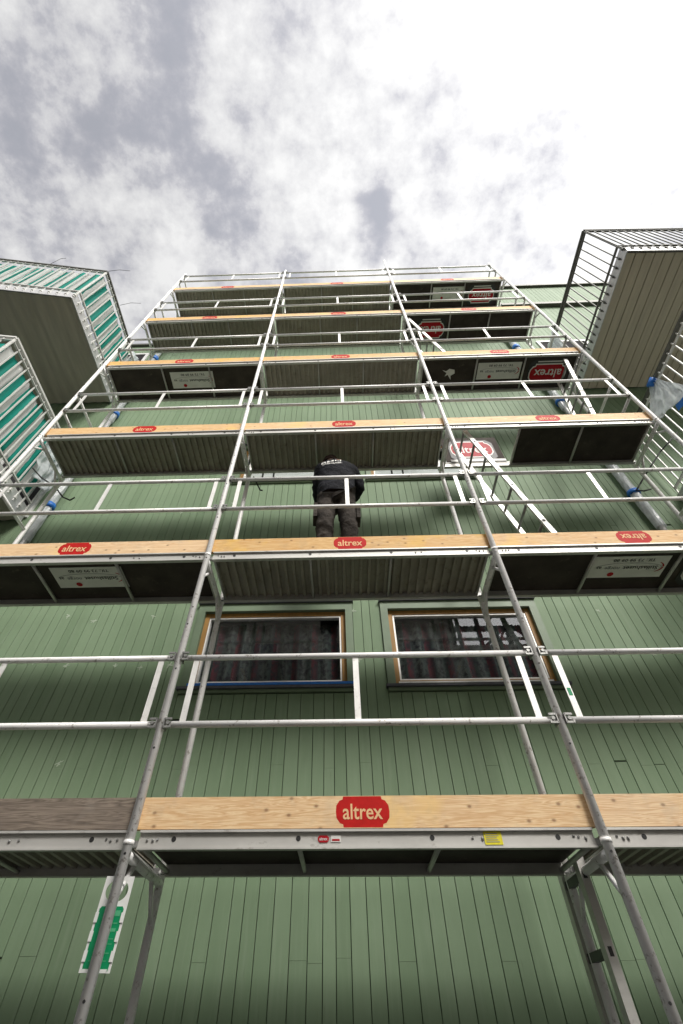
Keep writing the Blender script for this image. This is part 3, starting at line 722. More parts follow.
# ------------------------------------------------------------------ balconies
def balcony(side, H, x_in, y_in, x_out, y_out, rail_m, bal_m, soffit_m, label, y_wall=YW - .03, pitch=.125):
    """side -1 left, +1 right; x_in,y_in = corner nearest the scaffold; soffit underside at H"""
    t = thing('balcony', (x_in, YW, H), label, 'balcony', 'balconies beside the scaffold')
    A = Vector((x_in, y_wall, 0)); B = Vector((x_in, y_in, 0)); C = Vector((x_out, y_out, 0)); D = Vector((x_out, y_wall, 0))
    up = lambda p, z: Vector((p.x, p.y, z))
    bm = BM(); prism(bm, [up(p, H + .03) for p in (A, B, C, D)], (0, 0, .16)); part('slab', bm, 'kerb_stone', t)
    # soffit: boards running out from the wall
    bm = BM(); x0, x1 = sorted((x_in - side * -.0, x_out)); step = .145 if soffit_m == 'soffit_boards' else .19
    x = x0
    while x < x1:
        xm = min(x + step, x1); yl = lambda xx: y_in + (y_out - y_in) * (xx - x_in) / (x_out - x_in)
        g = .008 if soffit_m == 'soffit_boards' else .05
        d = .0 if soffit_m == 'soffit_boards' else 0
        prism(bm, [(x + .004, y_wall, H), (xm - g, y_wall, H), (xm - g, yl(xm - g) + .03, H), (x + .004, yl(x) + .03, H)], (0, 0, .026))
        x = xm
    if soffit_m == 'soffit_ribs':
        bm.free(); bm = BM(); n_ = int((x1 - x0) / .02); pr_ = None
        for q in range(n_ + 1):
            xx = x0 + (x1 - x0) * q / n_; ph_ = (xx / .185) % 1
            zz = H + .016 * (min(1, max(0, abs(ph_ - .5) * 4 - .6)))
            cur = (bm.verts.new((xx, y_wall, zz)), bm.verts.new((xx, yl(xx) + .02, zz)))
            if pr_: bm.faces.new((pr_[0], pr_[1], cur[1], cur[0])).smooth = True
            pr_ = cur
    part('soffit', bm, soffit_m, t)
    bm = BM()
    off = -side * .0
    prism(bm, [up(A, H - .02), up(B, H - .02), up(B, H + .19), up(A, H + .19)], (side * -.012, 0, 0))
    dirf = (C - B).normalized(); nf = Vector((dirf.y, -dirf.x, 0)); nf = nf if nf.y < 0 else -nf
    prism(bm, [up(B, H - .02), up(C, H - .02), up(C, H + .19), up(B, H + .19)], nf * .012)
    part('edge_trim', bm, 'galvanised', t)
    o_in = side * -.045
    def line(P, Q, outward, nm):
        Lq = (Q - P).length; d = (Q - P).normalized(); n = max(2, int(Lq / pitch))
        p0 = P + outward * .012; q0 = Q + outward * .012
        bm = BM(); bar(bm, up(p0 - d * .012 * (nm == 'f'), H + 1.47), up(q0 + d * .012 * (nm == 's'), H + 1.47), .042, .034, outward); part('top_rail', bm, rail_m, t)
        bm = BM(); bar(bm, up(p0, H + .27), up(q0, H + .27), .03, .022, outward); part('bottom_rail', bm, bal_m, t)
        bm = BM(); bar(bm, up(p0, H + 1.39), up(q0, H + 1.39), .03, .012, outward); part('upper_rail', bm, bal_m, t)
        base = None
        for k in range(n + 1):
            c = p0 + d * (Lq * k / n)
            if base is None:
                bm = BM(); box(bm, c.x - .008, c.x + .008, c.y - .008, c.y + .008, H + .04, H + 1.455); base = part('baluster', bm, bal_m, t); c0 = c
            else:
                o = base.copy(); col.objects.link(o); o.parent = t; o.location = (c.x - c0.x, c.y - c0.y, 0)
        base = None
        for k in range(n + 1):
            c = P + outward * .0 + d * (Lq * k / n)
            if base is None: bm = BM(); bar(bm, up(c, H + .10), up(c + outward * .03, H + .10), .035, .03, Vector((0, 0, 1))); base = part('bracket', bm, 'dark_rail' if bal_m == 'dark_rail' else 'white_rail', t); c0 = c
            else: o = base.copy(); col.objects.link(o); o.parent = t; o.location = (c.x - c0.x, c.y - c0.y, 0)
    line(A + Vector((0, -.05, 0)), B, Vector((-side, 0, 0)), 's')
    line(B, C, nf, 'f')
    return t, A, B, C, nf
def cloth(side, A, B, C, nf, H, label_side, label_front, z0=.30, z1=1.36):
    def sheet(P, Q, inward, m, label):
        n, mm = 60, 10; bm = BM(); Lq = (Q - P).length; d = (Q - P).normalized(); rows = []
        for j in range(mm + 1):
            r_ = []
            for k in range(n + 1):
                u = k / n; v = j / mm
                wob = .012 * math.sin(u * Lq * 29 + v * 1.7) + .008 * math.sin(u * Lq * 61 + 2) + .02 * v * (1 - v) * math.sin(u * 9)
                p = P + d * (u * Lq) + inward * (.02 + wob)
                zt = z1 - .03 * abs(math.sin(u * Lq * 9)); r_.append(bm.verts.new((p.x, p.y, H + z0 + (zt - z0) * v)))
            rows.append(r_)
        for j in range(mm):
            for k in range(n): f = bm.faces.new((rows[j][k], rows[j][k + 1], rows[j + 1][k + 1], rows[j + 1][k])); f.smooth = True
        o = solo('privacy_cloth', bm, m, (P.x, P.y, H + z0), label, 'privacy cloth', 'striped cloths tied inside the left balconies')
        sm = o.modifiers.new('thick', 'SOLIDIFY'); sm.thickness = .002
    sheet(A + Vector((0, -.1, 0)), B + Vector((0, .03, 0)), Vector((side, 0, 0)) * 1.0, 'striped_cloth_side', label_side)
    sheet(B + Vector((side * .03, .0, 0)), C, -nf, 'striped_cloth_front', label_front)
t, A, B, C, nf = balcony(-1, 7.48, -4.13, 2.11, -8.2, 1.52, 'dark_rail', 'white_rail', 'soffit_ribs', 'upper left balcony with dark top rail and white balusters, brown soffit')
cloth(-1, A, B, C, nf, 7.48, 'green and white striped cloth on the upper left balcony, side facing the scaffold', 'green and white striped cloth along the street front of the upper left balcony')
t, A, B, C, nf = balcony(-1, 4.33, -4.13, 2.13, -7.2, 1.72, 'white_rail', 'white_rail', 'soffit_ribs', 'lower left balcony with pale top rail, half hidden by the outer post')
cloth(-1, A, B + Vector((0, 0, 0)), C, nf, 4.33, 'green and white striped cloth on the lower left balcony, side facing the scaffold', 'green and white striped cloth along the front of the lower left balcony')
balcony(1, 7.48, 4.387, 1.72, 8.4, 1.80, 'dark_rail', 'dark_rail', 'soffit_boards', 'upper right balcony with open dark railing and beige boarded soffit')
balcony(1, 4.33, 4.387, 2.05, 8.0, 2.10, 'dark_rail', 'white_rail', 'soffit_boards', 'lower right balcony with white balusters beside the draped plastic bag')
# aerial wires on the upper left balcony
for (x, y, z, dx, dz, lab) in ((-5.1, 1.93, 8.95, 0.02, .55, 'thin upright wire on the front rail of the upper left balcony'), (-4.1, 2.09, 8.96, .36, .10, 'thin wire sticking out from the corner of the upper left balcony'), (-4.08, 2.7, 8.96, .34, .18, 'thin wire sticking out from the side rail of the upper left balcony')):
    bm = BM(); path(bm, [(x, y, z), (x + dx * .5, y, z + dz * .7), (x + dx, y + .03, z + dz)], .004, 6); solo('wire', bm, 'cord_black', (x, y, z), lab, 'wire', 'loose wires on the balcony rail')

# ------------------------------------------------------------------ crumpled plastic sheets
def crumple(pts_grid, label, name='plastic_sheet', amp=.05, seedv=1):
    random.seed(seedv); n = 26; bm = BM(); rows = []
    (a, b, c, d) = [Vector(p) for p in pts_grid]     # a top-left, b top-right, c bottom-right, d bottom-left
    ph = [random.uniform(0, 6) for _ in range(8)]
    for j in range(n + 1):
        r_ = []
        for k in range(n + 1):
            u, v = k / n, j / n; p = (a * (1 - u) + b * u) * (1 - v) + (d * (1 - u) + c * u) * v
            w = amp * (math.sin(u * 13 + ph[0] + v * 3) * v + .6 * math.sin(u * 27 + v * 9 + ph[1]) + .5 * math.sin(v * 17 + u * 6 + ph[2]) + random.uniform(-.08, .08))
            p = p + Vector((w * .8, w * .5, w * .3)); r_.append(bm.verts.new(p))
        rows.append(r_)
    for j in range(n):
        for k in range(n): bm.faces.new((rows[j][k], rows[j][k + 1], rows[j + 1][k + 1], rows[j + 1][k])).smooth = True
    o = solo(name, bm, 'clear_plastic', tuple(a), label, 'plastic sheet', 'plastic sheets around the balconies')
    sm = o.modifiers.new('thick', 'SOLIDIFY'); sm.thickness = .003
    return o
sh = crumple([(4.33, 3.00, 5.78), (4.36, 2.94, 5.78), (4.33, 2.70, 5.00), (4.33, 3.50, 5.45)], 'clear plastic sheet hanging bunched from the lower right balcony rail', amp=.028, seedv=3)
bm = BM(); tube(bm, (4.32, 3.05, 5.74), (4.36, 2.95, 5.80), .045, 10); p = part('blue_tie', bm, 'blue_tape', sh)
bm = BM(); bar(bm, (4.30, 3.02, 5.10), (4.32, 2.72, 5.02), .09, .004, Vector((0, .3, 1))); part('blue_tape_strip', bm, 'blue_tape', sh)
crumple([(-4.02, 3.35, 5.35), (-4.0, 3.93, 5.55), (-4.0, 3.93, 4.75), (-4.02, 3.60, 4.80)], 'crumpled clear plastic sheet between lower left balcony and wall', amp=.03, seedv=8)
crumple([(4.30, 3.35, 8.95), (4.30, 3.85, 8.9), (4.20, 3.9, 8.2), (4.28, 3.5, 8.15)], 'clear plastic sheet with blue tape below the upper right balcony rail end', amp=.03, seedv=11)
crumple([(-4.0, 3.55, 8.8), (-3.95, 3.93, 8.8), (-3.93, 3.93, 8.1), (-4.0, 3.7, 8.1)], 'clear plastic sheet at the wall end of the upper left balcony', amp=.03, seedv=12)
random.seed(21)
# ------------------------------------------------------------------ black ties between scaffold and balcony
for pts, lab in (([(-4.08, 3.55, 4.90), (-3.9, 3.6, 4.74), (-3.64, 3.6, 4.56), (-3.45, 3.62, 4.36), (-3.31, 3.6, 4.27), (-3.27, 3.6, 4.32)], 'black cord tied to the left end of the scaffold near the balcony'),
                 ([(4.55, 3.45, 5.2), (4.2, 3.55, 4.9), (3.82, 3.6, 4.50), (3.66, 3.6, 4.32), (3.56, 3.6, 4.21), (3.62, 3.58, 4.17), (3.72, 3.58, 4.20)], 'black cord tied to the right end of the scaffold near the balcony'),
                 ([(-1.07, 3.575, 4.62), (-.99, 3.6, 4.45), (-.96, 3.6, 4.38), (-.93, 3.6, 4.37)], 'short black cord hanging from the inner left rear post above second deck')):
    bm = BM(); path(bm, pts, .009, 8); solo('tie_cord', bm, 'cord_black', pts[0], lab, 'cord', 'black tie cords')

# ------------------------------------------------------------------ the painter
def skin(name, nodes, edges, m, parent, sub=2, root=0, flip=None):
    me = bpy.data.meshes.new(name); me.from_pydata([n[0] for n in nodes], edges, [])
    o = bpy.data.objects.new(name, me); col.objects.link(o)
    md = o.modifiers.new('s', 'SKIN'); md.use_smooth_shade = True
    for i, n in enumerate(nodes):
        r_ = n[1] if isinstance(n[1], tuple) else (n[1], n[1])
        me.skin_vertices[0].data[i].radius = r_; me.skin_vertices[0].data[i].use_root = (i == root)
    sd = o.modifiers.new('d', 'SUBSURF'); sd.levels = sub; sd.render_levels = sub
    bpy.context.view_layer.update()
    dg = bpy.context.evaluated_depsgraph_get(); nm = bpy.data.meshes.new_from_object(o.evaluated_get(dg))
    bpy.data.objects.remove(o); nm.name = name; nm.materials.clear(); nm.materials.append(MATS[m])
    for v in nm.vertices: v.co -= root_loc(parent)
    for p in nm.polygons: p.use_smooth = True
    q = bpy.data.objects.new(name, nm); col.objects.link(q); q.parent = parent
    return q
F0 = 2.743; PX, PY = -.03, 3.13
man = thing('person', (PX, PY, F0), 'worker in black jacket and grey-brown work trousers leaning towards the wall on second deck', 'person')
def P_(x, y, z): return (PX + x * 1.05, PY + y, F0 + z * 1.06)
def body_nodes(g=0.0, hands=True):
    n = [(P_(0, 0, .98), .11), (P_(0, .01, 1.14), .105), (P_(0, .01, 1.30), .12), (P_(0, .02, 1.42), .10),
         (P_(-.02, .05, 1.50), .058), (P_(-.05, .10, 1.575), .078), (P_(-.07, .14, 1.65), .085),
         (P_(-.17, .02, 1.40), .06), (P_(-.19, .13, 1.14), .045), (P_(-.17, .36, 1.10), .034),
         (P_(.17, .02, 1.40), .06), (P_(.25, .14, 1.20), .045), (P_(.18, .40, 1.26), .034),
         (P_(-.10, 0, .86), .09), (P_(-.10, -.03, .50), .060), (P_(-.10, .01, .10), .040),
         (P_(.10, 0, .86), .09), (P_(.12, -.02, .50), .060), (P_(.125, .02, .10), .040)]
    e = [(0, 1), (1, 2), (2, 3), (3, 4), (4, 5), (5, 6), (3, 7), (7, 8), (8, 9), (3, 10), (10, 11), (11, 12), (0, 13), (13, 14), (14, 15), (0, 16), (16, 17), (17, 18)]
    return n, e
n, e = body_nodes(0)
# hands: palm and five fingers each, closed round nothing, slightly curled against the wall
def hand(n, e, wi, s):
    w = Vector(n[wi][0]); d = (Vector((0, 1, .02))).normalized(); lat = Vector((1, 0, 0)) * s
    n.append((tuple(w + d * .07), (.036, .018))); pi = len(n) - 1; e.append((wi, pi))
    for k, (o, ln) in enumerate(((-.030, .075), (-.011, .088), (.009, .083), (.028, .065))):
        b = w + d * .11 + lat * o; m_ = b + d * ln * .5 + Vector((0, 0, -.004)); t_ = m_ + d * ln * .42 + Vector((0, 0, -.018))
        n.append((tuple(b), .009)); n.append((tuple(m_), .0085)); n.append((tuple(t_), .0075)); i = len(n)
        e += [(pi, i - 3), (i - 3, i - 2), (i - 2, i - 1)]
    b = w + d * .045 - lat * .040; t_ = b + d * .05 - lat * .02
    n.append((tuple(b), .011)); n.append((tuple(t_), .009)); i = len(n); e += [(pi, i - 2), (i - 2, i - 1)]
hand(n, e, 9, -1); hand(n, e, 12, 1)
skin('body', n, e, 'skin', man)
# face: nose, ears, eyes, mouth (turned away towards the wall)
hc = Vector((PX - .065, PY + .125, F0 + 1.725))
bm = BM()
fw = Vector((-.05, .93, -.35)).normalized(); upv = Vector((0, .35, .93)).normalized(); sd_ = fw.cross(upv).normalized()
tube(bm, hc + fw * .075 + upv * .01, hc + fw * .118 - upv * .015, .008, 8, r2=.014)
for s in (-1, 1): tube(bm, hc + sd_ * s * .082, hc + sd_ * s * .098 - fw * .008, .026, 10, r2=.03)
part('nose_and_ears', bm, 'skin', man)
bm = BM()
for s in (-1, 1): tube(bm, hc + fw * .082 + sd_ * s * .032 + upv * .012, hc + fw * .089 + sd_ * s * .032 + upv * .012, .010, 10)
bar(bm, hc + fw * .088 - upv * .052 - sd_ * .022, hc + fw * .088 - upv * .052 + sd_ * .022, .006, .006, upv); part('eyes_and_mouth', bm, 'ink_black', man)
bm = BM(); bmesh.ops.create_uvsphere(bm, u_segments=24, v_segments=16, radius=.104)
for v in bm.verts:
    v.co = Vector((v.co.x * .93, v.co.y * 1.02, v.co.z * 1.05)) + Vector((random.uniform(-.004, .004), random.uniform(-.004, .004), random.uniform(-.004, .004)))
bmesh.ops.delete(bm, geom=[v for v in bm.verts if (v.co.dot(fw) > .045 and v.co.dot(upv) < .06) or v.co.dot(upv) < -.062], context='VERTS')
bmesh.ops.translate(bm, verts=bm.verts, vec=hc + upv * .012); part('hair', bm, 'hair', man)
# jacket
def wide(o, sx, cx):
    pass
J = [(P_(-.03, 0, .95), .150), (P_(.03, 0, .95), .150), (P_(-.04, .005, 1.12), .150), (P_(.04, .005, 1.12), .150), (P_(-.055, .01, 1.28), .155), (P_(.055, .01, 1.28), .155), (P_(0, .03, 1.42), .135), (P_(-.01, .06, 1.49), .085),
     (P_(-.175, .02, 1.39), .088), (P_(-.195, .13, 1.14), .070), (P_(-.175, .33, 1.10), .050),
     (P_(.175, .02, 1.39), .088), (P_(.26, .14, 1.20), .072), (P_(.19, .37, 1.255), .050)]
jk = skin('jacket', [J[0], J[2], J[4], J[6], J[7], J[8], J[9], J[10], J[11], J[12], J[13]], [(0, 1), (1, 2), (2, 3), (3, 4), (3, 5), (5, 6), (6, 7), (3, 8), (8, 9), (9, 10)], 'jacket', man) if False else None
bm = BM()
# jacket body: a lofted tube of oval rings (hem to collar); sleeves are skinned tubes rooted inside it
rings = [(.84, .0, -.012, .176, .140), (.90, .0, -.01, .178, .135), (.96, .0, -.005, .188, .142), (1.02, .0, .0, .180, .135), (1.14, .0, .005, .182, .135), (1.26, .0, .01, .196, .142), (1.34, .0, .015, .205, .138), (1.42, .0, .025, .185, .115), (1.465, -.005, .04, .125, .09), (1.50, -.015, .055, .08, .075), (1.54, -.02, .065, .078, .073)]
RR = []
for z, cx, cy, rx, ry in rings:
    RR.append([bm.verts.new((PX + (cx + rx * 1.05 * math.copysign(abs(math.cos(t)) ** .85, math.cos(t))) * 1.05, PY + cy + ry * math.sin(t), F0 + z * 1.06)) for t in [2 * math.pi * k / 36 for k in range(36)]])
for a_, b_ in zip(RR[:-1], RR[1:]):
    for k in range(36): bm.faces.new((a_[k], a_[(k + 1) % 36], b_[(k + 1) % 36], b_[k])).smooth = True
bmesh.ops.subdivide_edges(bm, edges=bm.edges[:], cuts=2, use_grid_fill=True, smooth=.3)
jk = part('jacket', bm, 'jacket', man)
for nm, q in (('sleeve', (8, 9, 10)), ('sleeve', (11, 12, 13))):
    a_ = J[q[0]]; mid = tuple(Vector(J[6][0]) * .45 + Vector(a_[0]) * .55)
    sl = skin('sleeve', [(mid, .085), a_, J[q[1]], J[q[2]]], [(0, 1), (1, 2), (2, 3)], 'jacket', jk)
    for v in sl.data.vertices:
        c = v.co; v.co += v.normal * .006 * (math.sin(c.z * 60 + c.x * 20 + 3 * math.sin(c.y * 20)))
T = [(P_(0, .0, .93), .145), (P_(-.09, 0, .80), .118), (P_(-.102, -.012, .66), .108), (P_(-.105, -.03, .48), .092), (P_(-.104, -.005, .27), .086), (P_(-.104, .01, .07), .082),
     (P_(.09, 0, .80), .118), (P_(.108, -.012, .66), .108), (P_(.122, -.02, .48), .092), (P_(.124, .0, .27), .086), (P_(.126, .02, .07), .082)]
tr = skin('trousers', T, [(0, 1), (1, 2), (2, 3), (3, 4), (4, 5), (0, 6), (6, 7), (7, 8), (8, 9), (9, 10)], 'trousers', man)
# wrinkles
for o, amp, fz in ((jk, .007, 34), (tr, .011, 42)):
    for v in o.data.vertices:
        c = v.co; w = amp * (math.sin(c.z * fz + c.x * 17 + 2 * math.sin(c.y * 21)) * .6 + .5 * math.sin(c.z * fz * 1.9 - c.x * 31)); v.co += v.normal * w
for s, x in ((-1, PX - .208), (1, PX + .222)):
    bm = BM(); box(bm, x - .020, x + .020, PY - .085, PY + .055, F0 + .54, F0 + .74); bevel(bm, .012, 3)
    part('cargo_pocket', bm, 'trousers', tr)
for x, dy in ((PX - .108, .0), (PX + .13, .01)):
    b = [((x, PY - .04 + dy, F0 + .055), .050), ((x, PY + .06 + dy, F0 + .052), .048), ((x, PY + .17 + dy, F0 + .045), .042), ((x, PY - .01 + dy, F0 + .13), .05)]
    skin('boot', b, [(0, 1), (1, 2), (0, 3)], 'boot', man)
# pale lettering blocks on the upper back, following a slightly slanted line
bm = BM()
def back_y(x, z):
    best = None; o3 = jk.data
    hit = None
    from mathutils.bvhtree import BVHTree
    global _bvh
    if '_bvh' not in globals():
        _bvh = BVHTree.FromPolygons([v.co + root_loc(man) for v in jk.data.vertices], [list(p.vertices) for p in jk.data.polygons])
    h = _bvh.ray_cast(Vector((x, PY - 1, z)), Vector((0, 1, 0))); return (h[0].y if h[0] else PY - .1)
tm = BM(); text_bm(tm, 'BMLI', .22, .055, basis((PX - .06, 0, F0 + 1.44), (1, 0, .16), (0, 0, 1)))
text_bm(tm, 'SAEHSABL', .22, .028, basis((PX - .05, 0, F0 + 1.385), (1, 0, .16), (0, 0, 1)))
bmesh.ops.triangulate(tm, faces=tm.faces); bmesh.ops.subdivide_edges(tm, edges=[e_ for e_ in tm.edges if e_.calc_length() > .03], cuts=2)
for v in tm.verts: v.co.y = back_y(v.co.x, v.co.z) - .004
part('back_print', tm, 'sign_white', jk)
man.rotation_euler = (R(-1), R(1), R(3))

# ------------------------------------------------------------------ unseen house across the street, shaped for its light and window reflections
opp = thing('house_opposite', (0, -9.2, G), 'house across the street with an added roof-level lattice, mirrored in the window panes', 'house')
bm = BM(); yo, yi = -9.0, -9.6
box(bm, -30, -7.5, yi, yo, G + .001, 7.6); box(bm, -7.499, 4.6, yi, yo, G + .001, 13.2); box(bm, 11, 30, yi, yo, G + .001, 13.2); box(bm, 4.601, 10.999, yi, yo, 12.62, 13.2); box(bm, 4.6, 11, yi, yo, G + .001, 10.5); part('wall', bm, 'pale_render', opp)  # height and pale finish chosen to shade and fill the lower green wall
bm = BM()
for x in (4.66, 5.8, 7.0, 8.2, 9.4, 10.6): box(bm, x, x + .14, -9.3, -9.1, 10.5, 12.6)
for z in (11.3, 12.45): box(bm, 4.6, 11, -9.32, -9.08, z, z + .14)
for x in (6.0, 8.3): bar(bm, (x, -9.05, 10.5), (x + 1.0, -9.05, 11.4), .12, .06)
bar(bm, (8.1, -9.05, 10.5), (7.2, -9.05, 11.4), .12, .06)
part('lattice', bm, 'dark_rail', opp)  # made-up lattice, added for the bright grid mirrored in the panes
for r_ in range(4):
    for c_ in range(9):
        x0 = -14 + c_ * 3.3; z0 = .2 + r_ * 3.1
        if (z0 + 1.4 > 10.4 and 3 < x0 < 11) or (z0 + 1.4 > 7.4 and (x0 < -7.5 or x0 > 10.4)): continue
        bm = BM(); box(bm, x0, x0 + 1.5, yo, yo + .04, z0, z0 + 1.3); w = part('window', bm, 'white_paint', opp)
        bm = BM(); box(bm, x0 + .07, x0 + .71, yo + .041, yo + .05, z0 + .07, z0 + 1.23); box(bm, x0 + .79, x0 + 1.43, yo + .041, yo + .05, z0 + .07, z0 + 1.23); part('pane', bm, 'grey_flashing', w)

# ------------------------------------------------------------------ sky and sun
SUN_AZ, SUN_EL = (.50, -.86), 43       # horizontal direction towards the sun, elevation
w = bpy.data.worlds.new('World'); S.world = w; w.use_nodes = True
nt = w.node_tree; bg = nt.nodes['Background']
sky = N(nt, 'ShaderNodeTexSky', sky_type='NISHITA'); sky.sun_disc = False
az = math.atan2(SUN_AZ[0], SUN_AZ[1]); sky.sun_elevation = R(SUN_EL); sky.sun_rotation = az
sky.air_density = 1.2; sky.dust_density = 2
tc = N(nt, 'ShaderNodeTexCoord'); sp = N(nt, 'ShaderNodeSeparateXYZ'); L(nt, tc.outputs['Generated'], sp.inputs[0])
zc = N(nt, 'ShaderNodeMath', operation='MAXIMUM'); zc.inputs[1].default_value = .0; L(nt, sp.outputs[2], zc.inputs[0])
za = N(nt, 'ShaderNodeMath', operation='ADD'); za.inputs[1].default_value = .18; L(nt, zc.outputs[0], za.inputs[0])
cx_ = N(nt, 'ShaderNodeMath', operation='DIVIDE'); L(nt, sp.outputs[0], cx_.inputs[0]); L(nt, za.outputs[0], cx_.inputs[1])
cy_ = N(nt, 'ShaderNodeMath', operation='DIVIDE'); L(nt, sp.outputs[1], cy_.inputs[0]); L(nt, za.outputs[0], cy_.inputs[1])
cb = N(nt, 'ShaderNodeCombineXYZ'); L(nt, cx_.outputs[0], cb.inputs[0]); L(nt, cy_.outputs[0], cb.inputs[1]); cb.inputs[2].default_value = 3.7
def wn(scale, det, rough, dist=0., off=(0, 0, 0)):
    mp = N(nt, 'ShaderNodeMapping'); mp.inputs['Location'].default_value = off; L(nt, cb.outputs[0], mp.inputs['Vector'])
    n = N(nt, 'ShaderNodeTexNoise'); n.inputs['Scale'].default_value = scale; n.inputs['Detail'].default_value = det; n.inputs['Roughness'].default_value = rough; n.inputs['Distortion'].default_value = dist
    L(nt, mp.outputs[0], n.inputs['Vector']); return n.outputs['Fac']
big = wn(6.0, 4, .55, .0, (.35, .2, 0)); fine = wn(19, 9, .62, .0, (1.3, 4.1, 0))
m1 = N(nt, 'ShaderNodeMath', operation='MULTIPLY_ADD'); m1.inputs[1].default_value = .5; L(nt, big, m1.inputs[0])
m2 = N(nt, 'ShaderNodeMath', operation='MULTIPLY'); m2.inputs[1].default_value = .5; L(nt, fine, m2.inputs[0]); L(nt, m2.outputs[0], m1.inputs[2])
# gaps where the cloud cover thins out, fixed in the sky
val = m1.outputs[0]
for gx, gy, rx, ry, amt in ((-.235, -.03, .045, .14, .10), (-.175, .085, .035, .05, .12), (-.185, -.12, .03, .05, .09), (.078, .115, .016, .045, .16), (.055, .105, .028, .012, .12), (.098, -.018, .014, .010, .08), (-.40, -.02, .10, .2, .05)):
    mp = N(nt, 'ShaderNodeMapping', vector_type='TEXTURE'); mp.inputs['Location'].default_value = (gx, gy, 3.7); mp.inputs['Scale'].default_value = (rx, ry, 1); L(nt, cb.outputs[0], mp.inputs['Vector'])
    ln = N(nt, 'ShaderNodeVectorMath', operation='LENGTH'); L(nt, mp.outputs[0], ln.inputs[0])
    pw = N(nt, 'ShaderNodeMath', operation='MULTIPLY'); L(nt, ln.outputs['Value'], pw.inputs[0]); L(nt, ln.outputs['Value'], pw.inputs[1])
    ng = N(nt, 'ShaderNodeMath', operation='MULTIPLY'); ng.inputs[1].default_value = -.8; L(nt, pw.outputs[0], ng.inputs[0])
    ex = N(nt, 'ShaderNodeMath', operation='EXPONENT'); L(nt, ng.outputs[0], ex.inputs[0])
    mm = N(nt, 'ShaderNodeMath', operation='MULTIPLY_ADD'); mm.inputs[1].default_value = -amt; L(nt, ex.outputs[0], mm.inputs[0]); L(nt, val, mm.inputs[2]); val = mm.outputs[0]
dt = N(nt, 'ShaderNodeMath', operation='MULTIPLY_ADD'); dt.inputs[1].default_value = .07; L(nt, cx_.outputs[0], dt.inputs[0]); L(nt, val, dt.inputs[2])
cl = N(nt, 'ShaderNodeClamp'); L(nt, dt.outputs[0], cl.inputs[0])
cover = ramp(nt, cl.outputs[0], [(.30, (0, 0, 0)), (.44, (1, 1, 1))])
shade = ramp(nt, cl.outputs[0], [(.34, (.33, .33, .365)), (.42, (.40, .40, .425)), (.49, (.50, .50, .51)), (.58, (.60, .60, .60))])
skm = N(nt, 'ShaderNodeVectorMath', operation='SCALE'); skm.inputs['Scale'].default_value = .1; L(nt, sky.outputs[0], skm.inputs[0])
gap = mix(nt, .92, skm.outputs[0], (.30, .305, .335))
fin = mix(nt, cover.outputs['Color'], gap, shade.outputs['Color'])
# bright veil of cloud in front of the sun
sv = Vector((SUN_AZ[0], SUN_AZ[1], 0)).normalized() * math.cos(R(SUN_EL)) + Vector((0, 0, math.sin(R(SUN_EL))))
dp = N(nt, 'ShaderNodeVectorMath', operation='DOT_PRODUCT'); dp.inputs[1].default_value = sv; L(nt, tc.outputs['Generated'], dp.inputs[0])
mxx = N(nt, 'ShaderNodeMath', operation='MAXIMUM'); mxx.inputs[1].default_value = 0; L(nt, dp.outputs['Value'], mxx.inputs[0])
pw = N(nt, 'ShaderNodeMath', operation='POWER'); pw.inputs[1].default_value = 16; L(nt, mxx.outputs[0], pw.inputs[0])
gl = N(nt, 'ShaderNodeMath', operation='MULTIPLY'); gl.inputs[1].default_value = 3.6; L(nt, pw.outputs[0], gl.inputs[0])
glc = N(nt, 'ShaderNodeVectorMath', operation='SCALE'); glc.inputs[0].default_value = (1, .97, .93); L(nt, gl.outputs[0], glc.inputs['Scale'])
mr = N(nt, 'ShaderNodeMath', operation='MULTIPLY_ADD'); mr.inputs[1].default_value = .50; mr.inputs[2].default_value = 1.02; L(nt, cx_.outputs[0], mr.inputs[0])
mc = N(nt, 'ShaderNodeClamp'); mc.inputs['Min'].default_value = .85; mc.inputs['Max'].default_value = 1.3; L(nt, mr.outputs[0], mc.inputs[0])
sm_ = N(nt, 'ShaderNodeVectorMath', operation='SCALE'); L(nt, fin, sm_.inputs[0]); L(nt, mc.outputs[0], sm_.inputs['Scale']); fin = sm_.outputs[0]
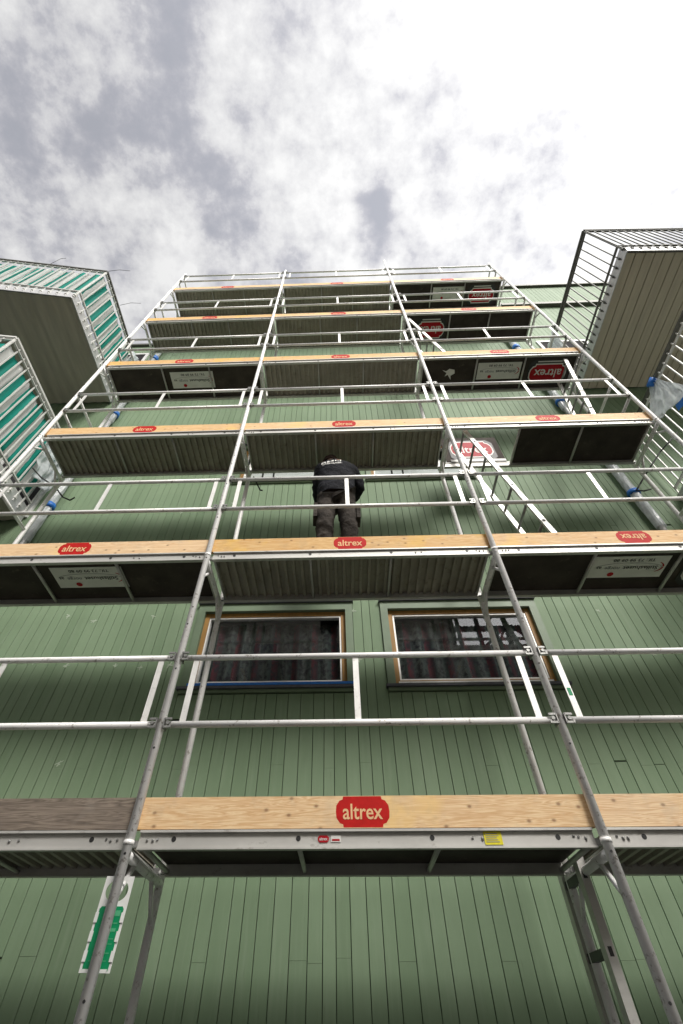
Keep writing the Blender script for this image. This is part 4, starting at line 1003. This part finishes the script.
gad = N(nt, 'ShaderNodeVectorMath', operation='ADD'); L(nt, fin, gad.inputs[0]); L(nt, glc.outputs[0], gad.inputs[1]); fin = gad.outputs[0]
# below the horizon: plain dull ground tone
hz = ramp(nt, sp.outputs[2], [(.0, (0, 0, 0)), (.02, (1, 1, 1))])
fin = mix(nt, hz.outputs['Color'], (.12, .12, .12), fin)
L(nt, fin, bg.inputs['Color']); bg.inputs['Strength'].default_value = 1.0

sd = bpy.data.lights.new('sun', 'SUN'); sd.energy = 2.0; sd.angle = R(20); sd.color = (1, .96, .9)
so = bpy.data.objects.new('sun', sd); col.objects.link(so)
v = Vector((SUN_AZ[0], SUN_AZ[1], 0)).normalized() * math.cos(R(SUN_EL)) + Vector((0, 0, math.sin(R(SUN_EL))))
so.rotation_euler = v.to_track_quat('Z', 'Y').to_euler(); so.location = v * 30

# ------------------------------------------------------------------ camera (solved from the photograph)
p, yaw, roll, f = .89278, .037911, .005497, 457.5587
cp, sp_ = math.cos(p), math.sin(p)
fw_ = Vector((0, cp, sp_)); up_ = Vector((0, -sp_, cp)); rt = Vector((1, 0, 0))
Z = Matrix.Rotation(yaw, 3, 'Z'); fw_, up_, rt = Z @ fw_, Z @ up_, Z @ rt
r2 = rt * math.cos(roll) + up_ * math.sin(roll); u2 = -rt * math.sin(roll) + up_ * math.cos(roll)
cam = bpy.data.cameras.new('camera'); co = bpy.data.objects.new('camera', cam); col.objects.link(co)
co.matrix_world = Matrix(((r2.x, u2.x, -fw_.x, 0), (r2.y, u2.y, -fw_.y, 0), (r2.z, u2.z, -fw_.z, 0), (0, 0, 0, 1)))
cam.sensor_fit = 'HORIZONTAL'; cam.sensor_width = 36; cam.lens = f * 36 / 683
cam.shift_x = (341.5 - 326.319) / 683; cam.shift_y = -(512 - 483.75) / 683
cam.clip_start = .05; cam.clip_end = 1000
S.camera = co
S.view_settings.view_transform = 'Standard'; S.view_settings.look = 'None'; S.view_settings.exposure = .72; S.view_settings.gamma = 1
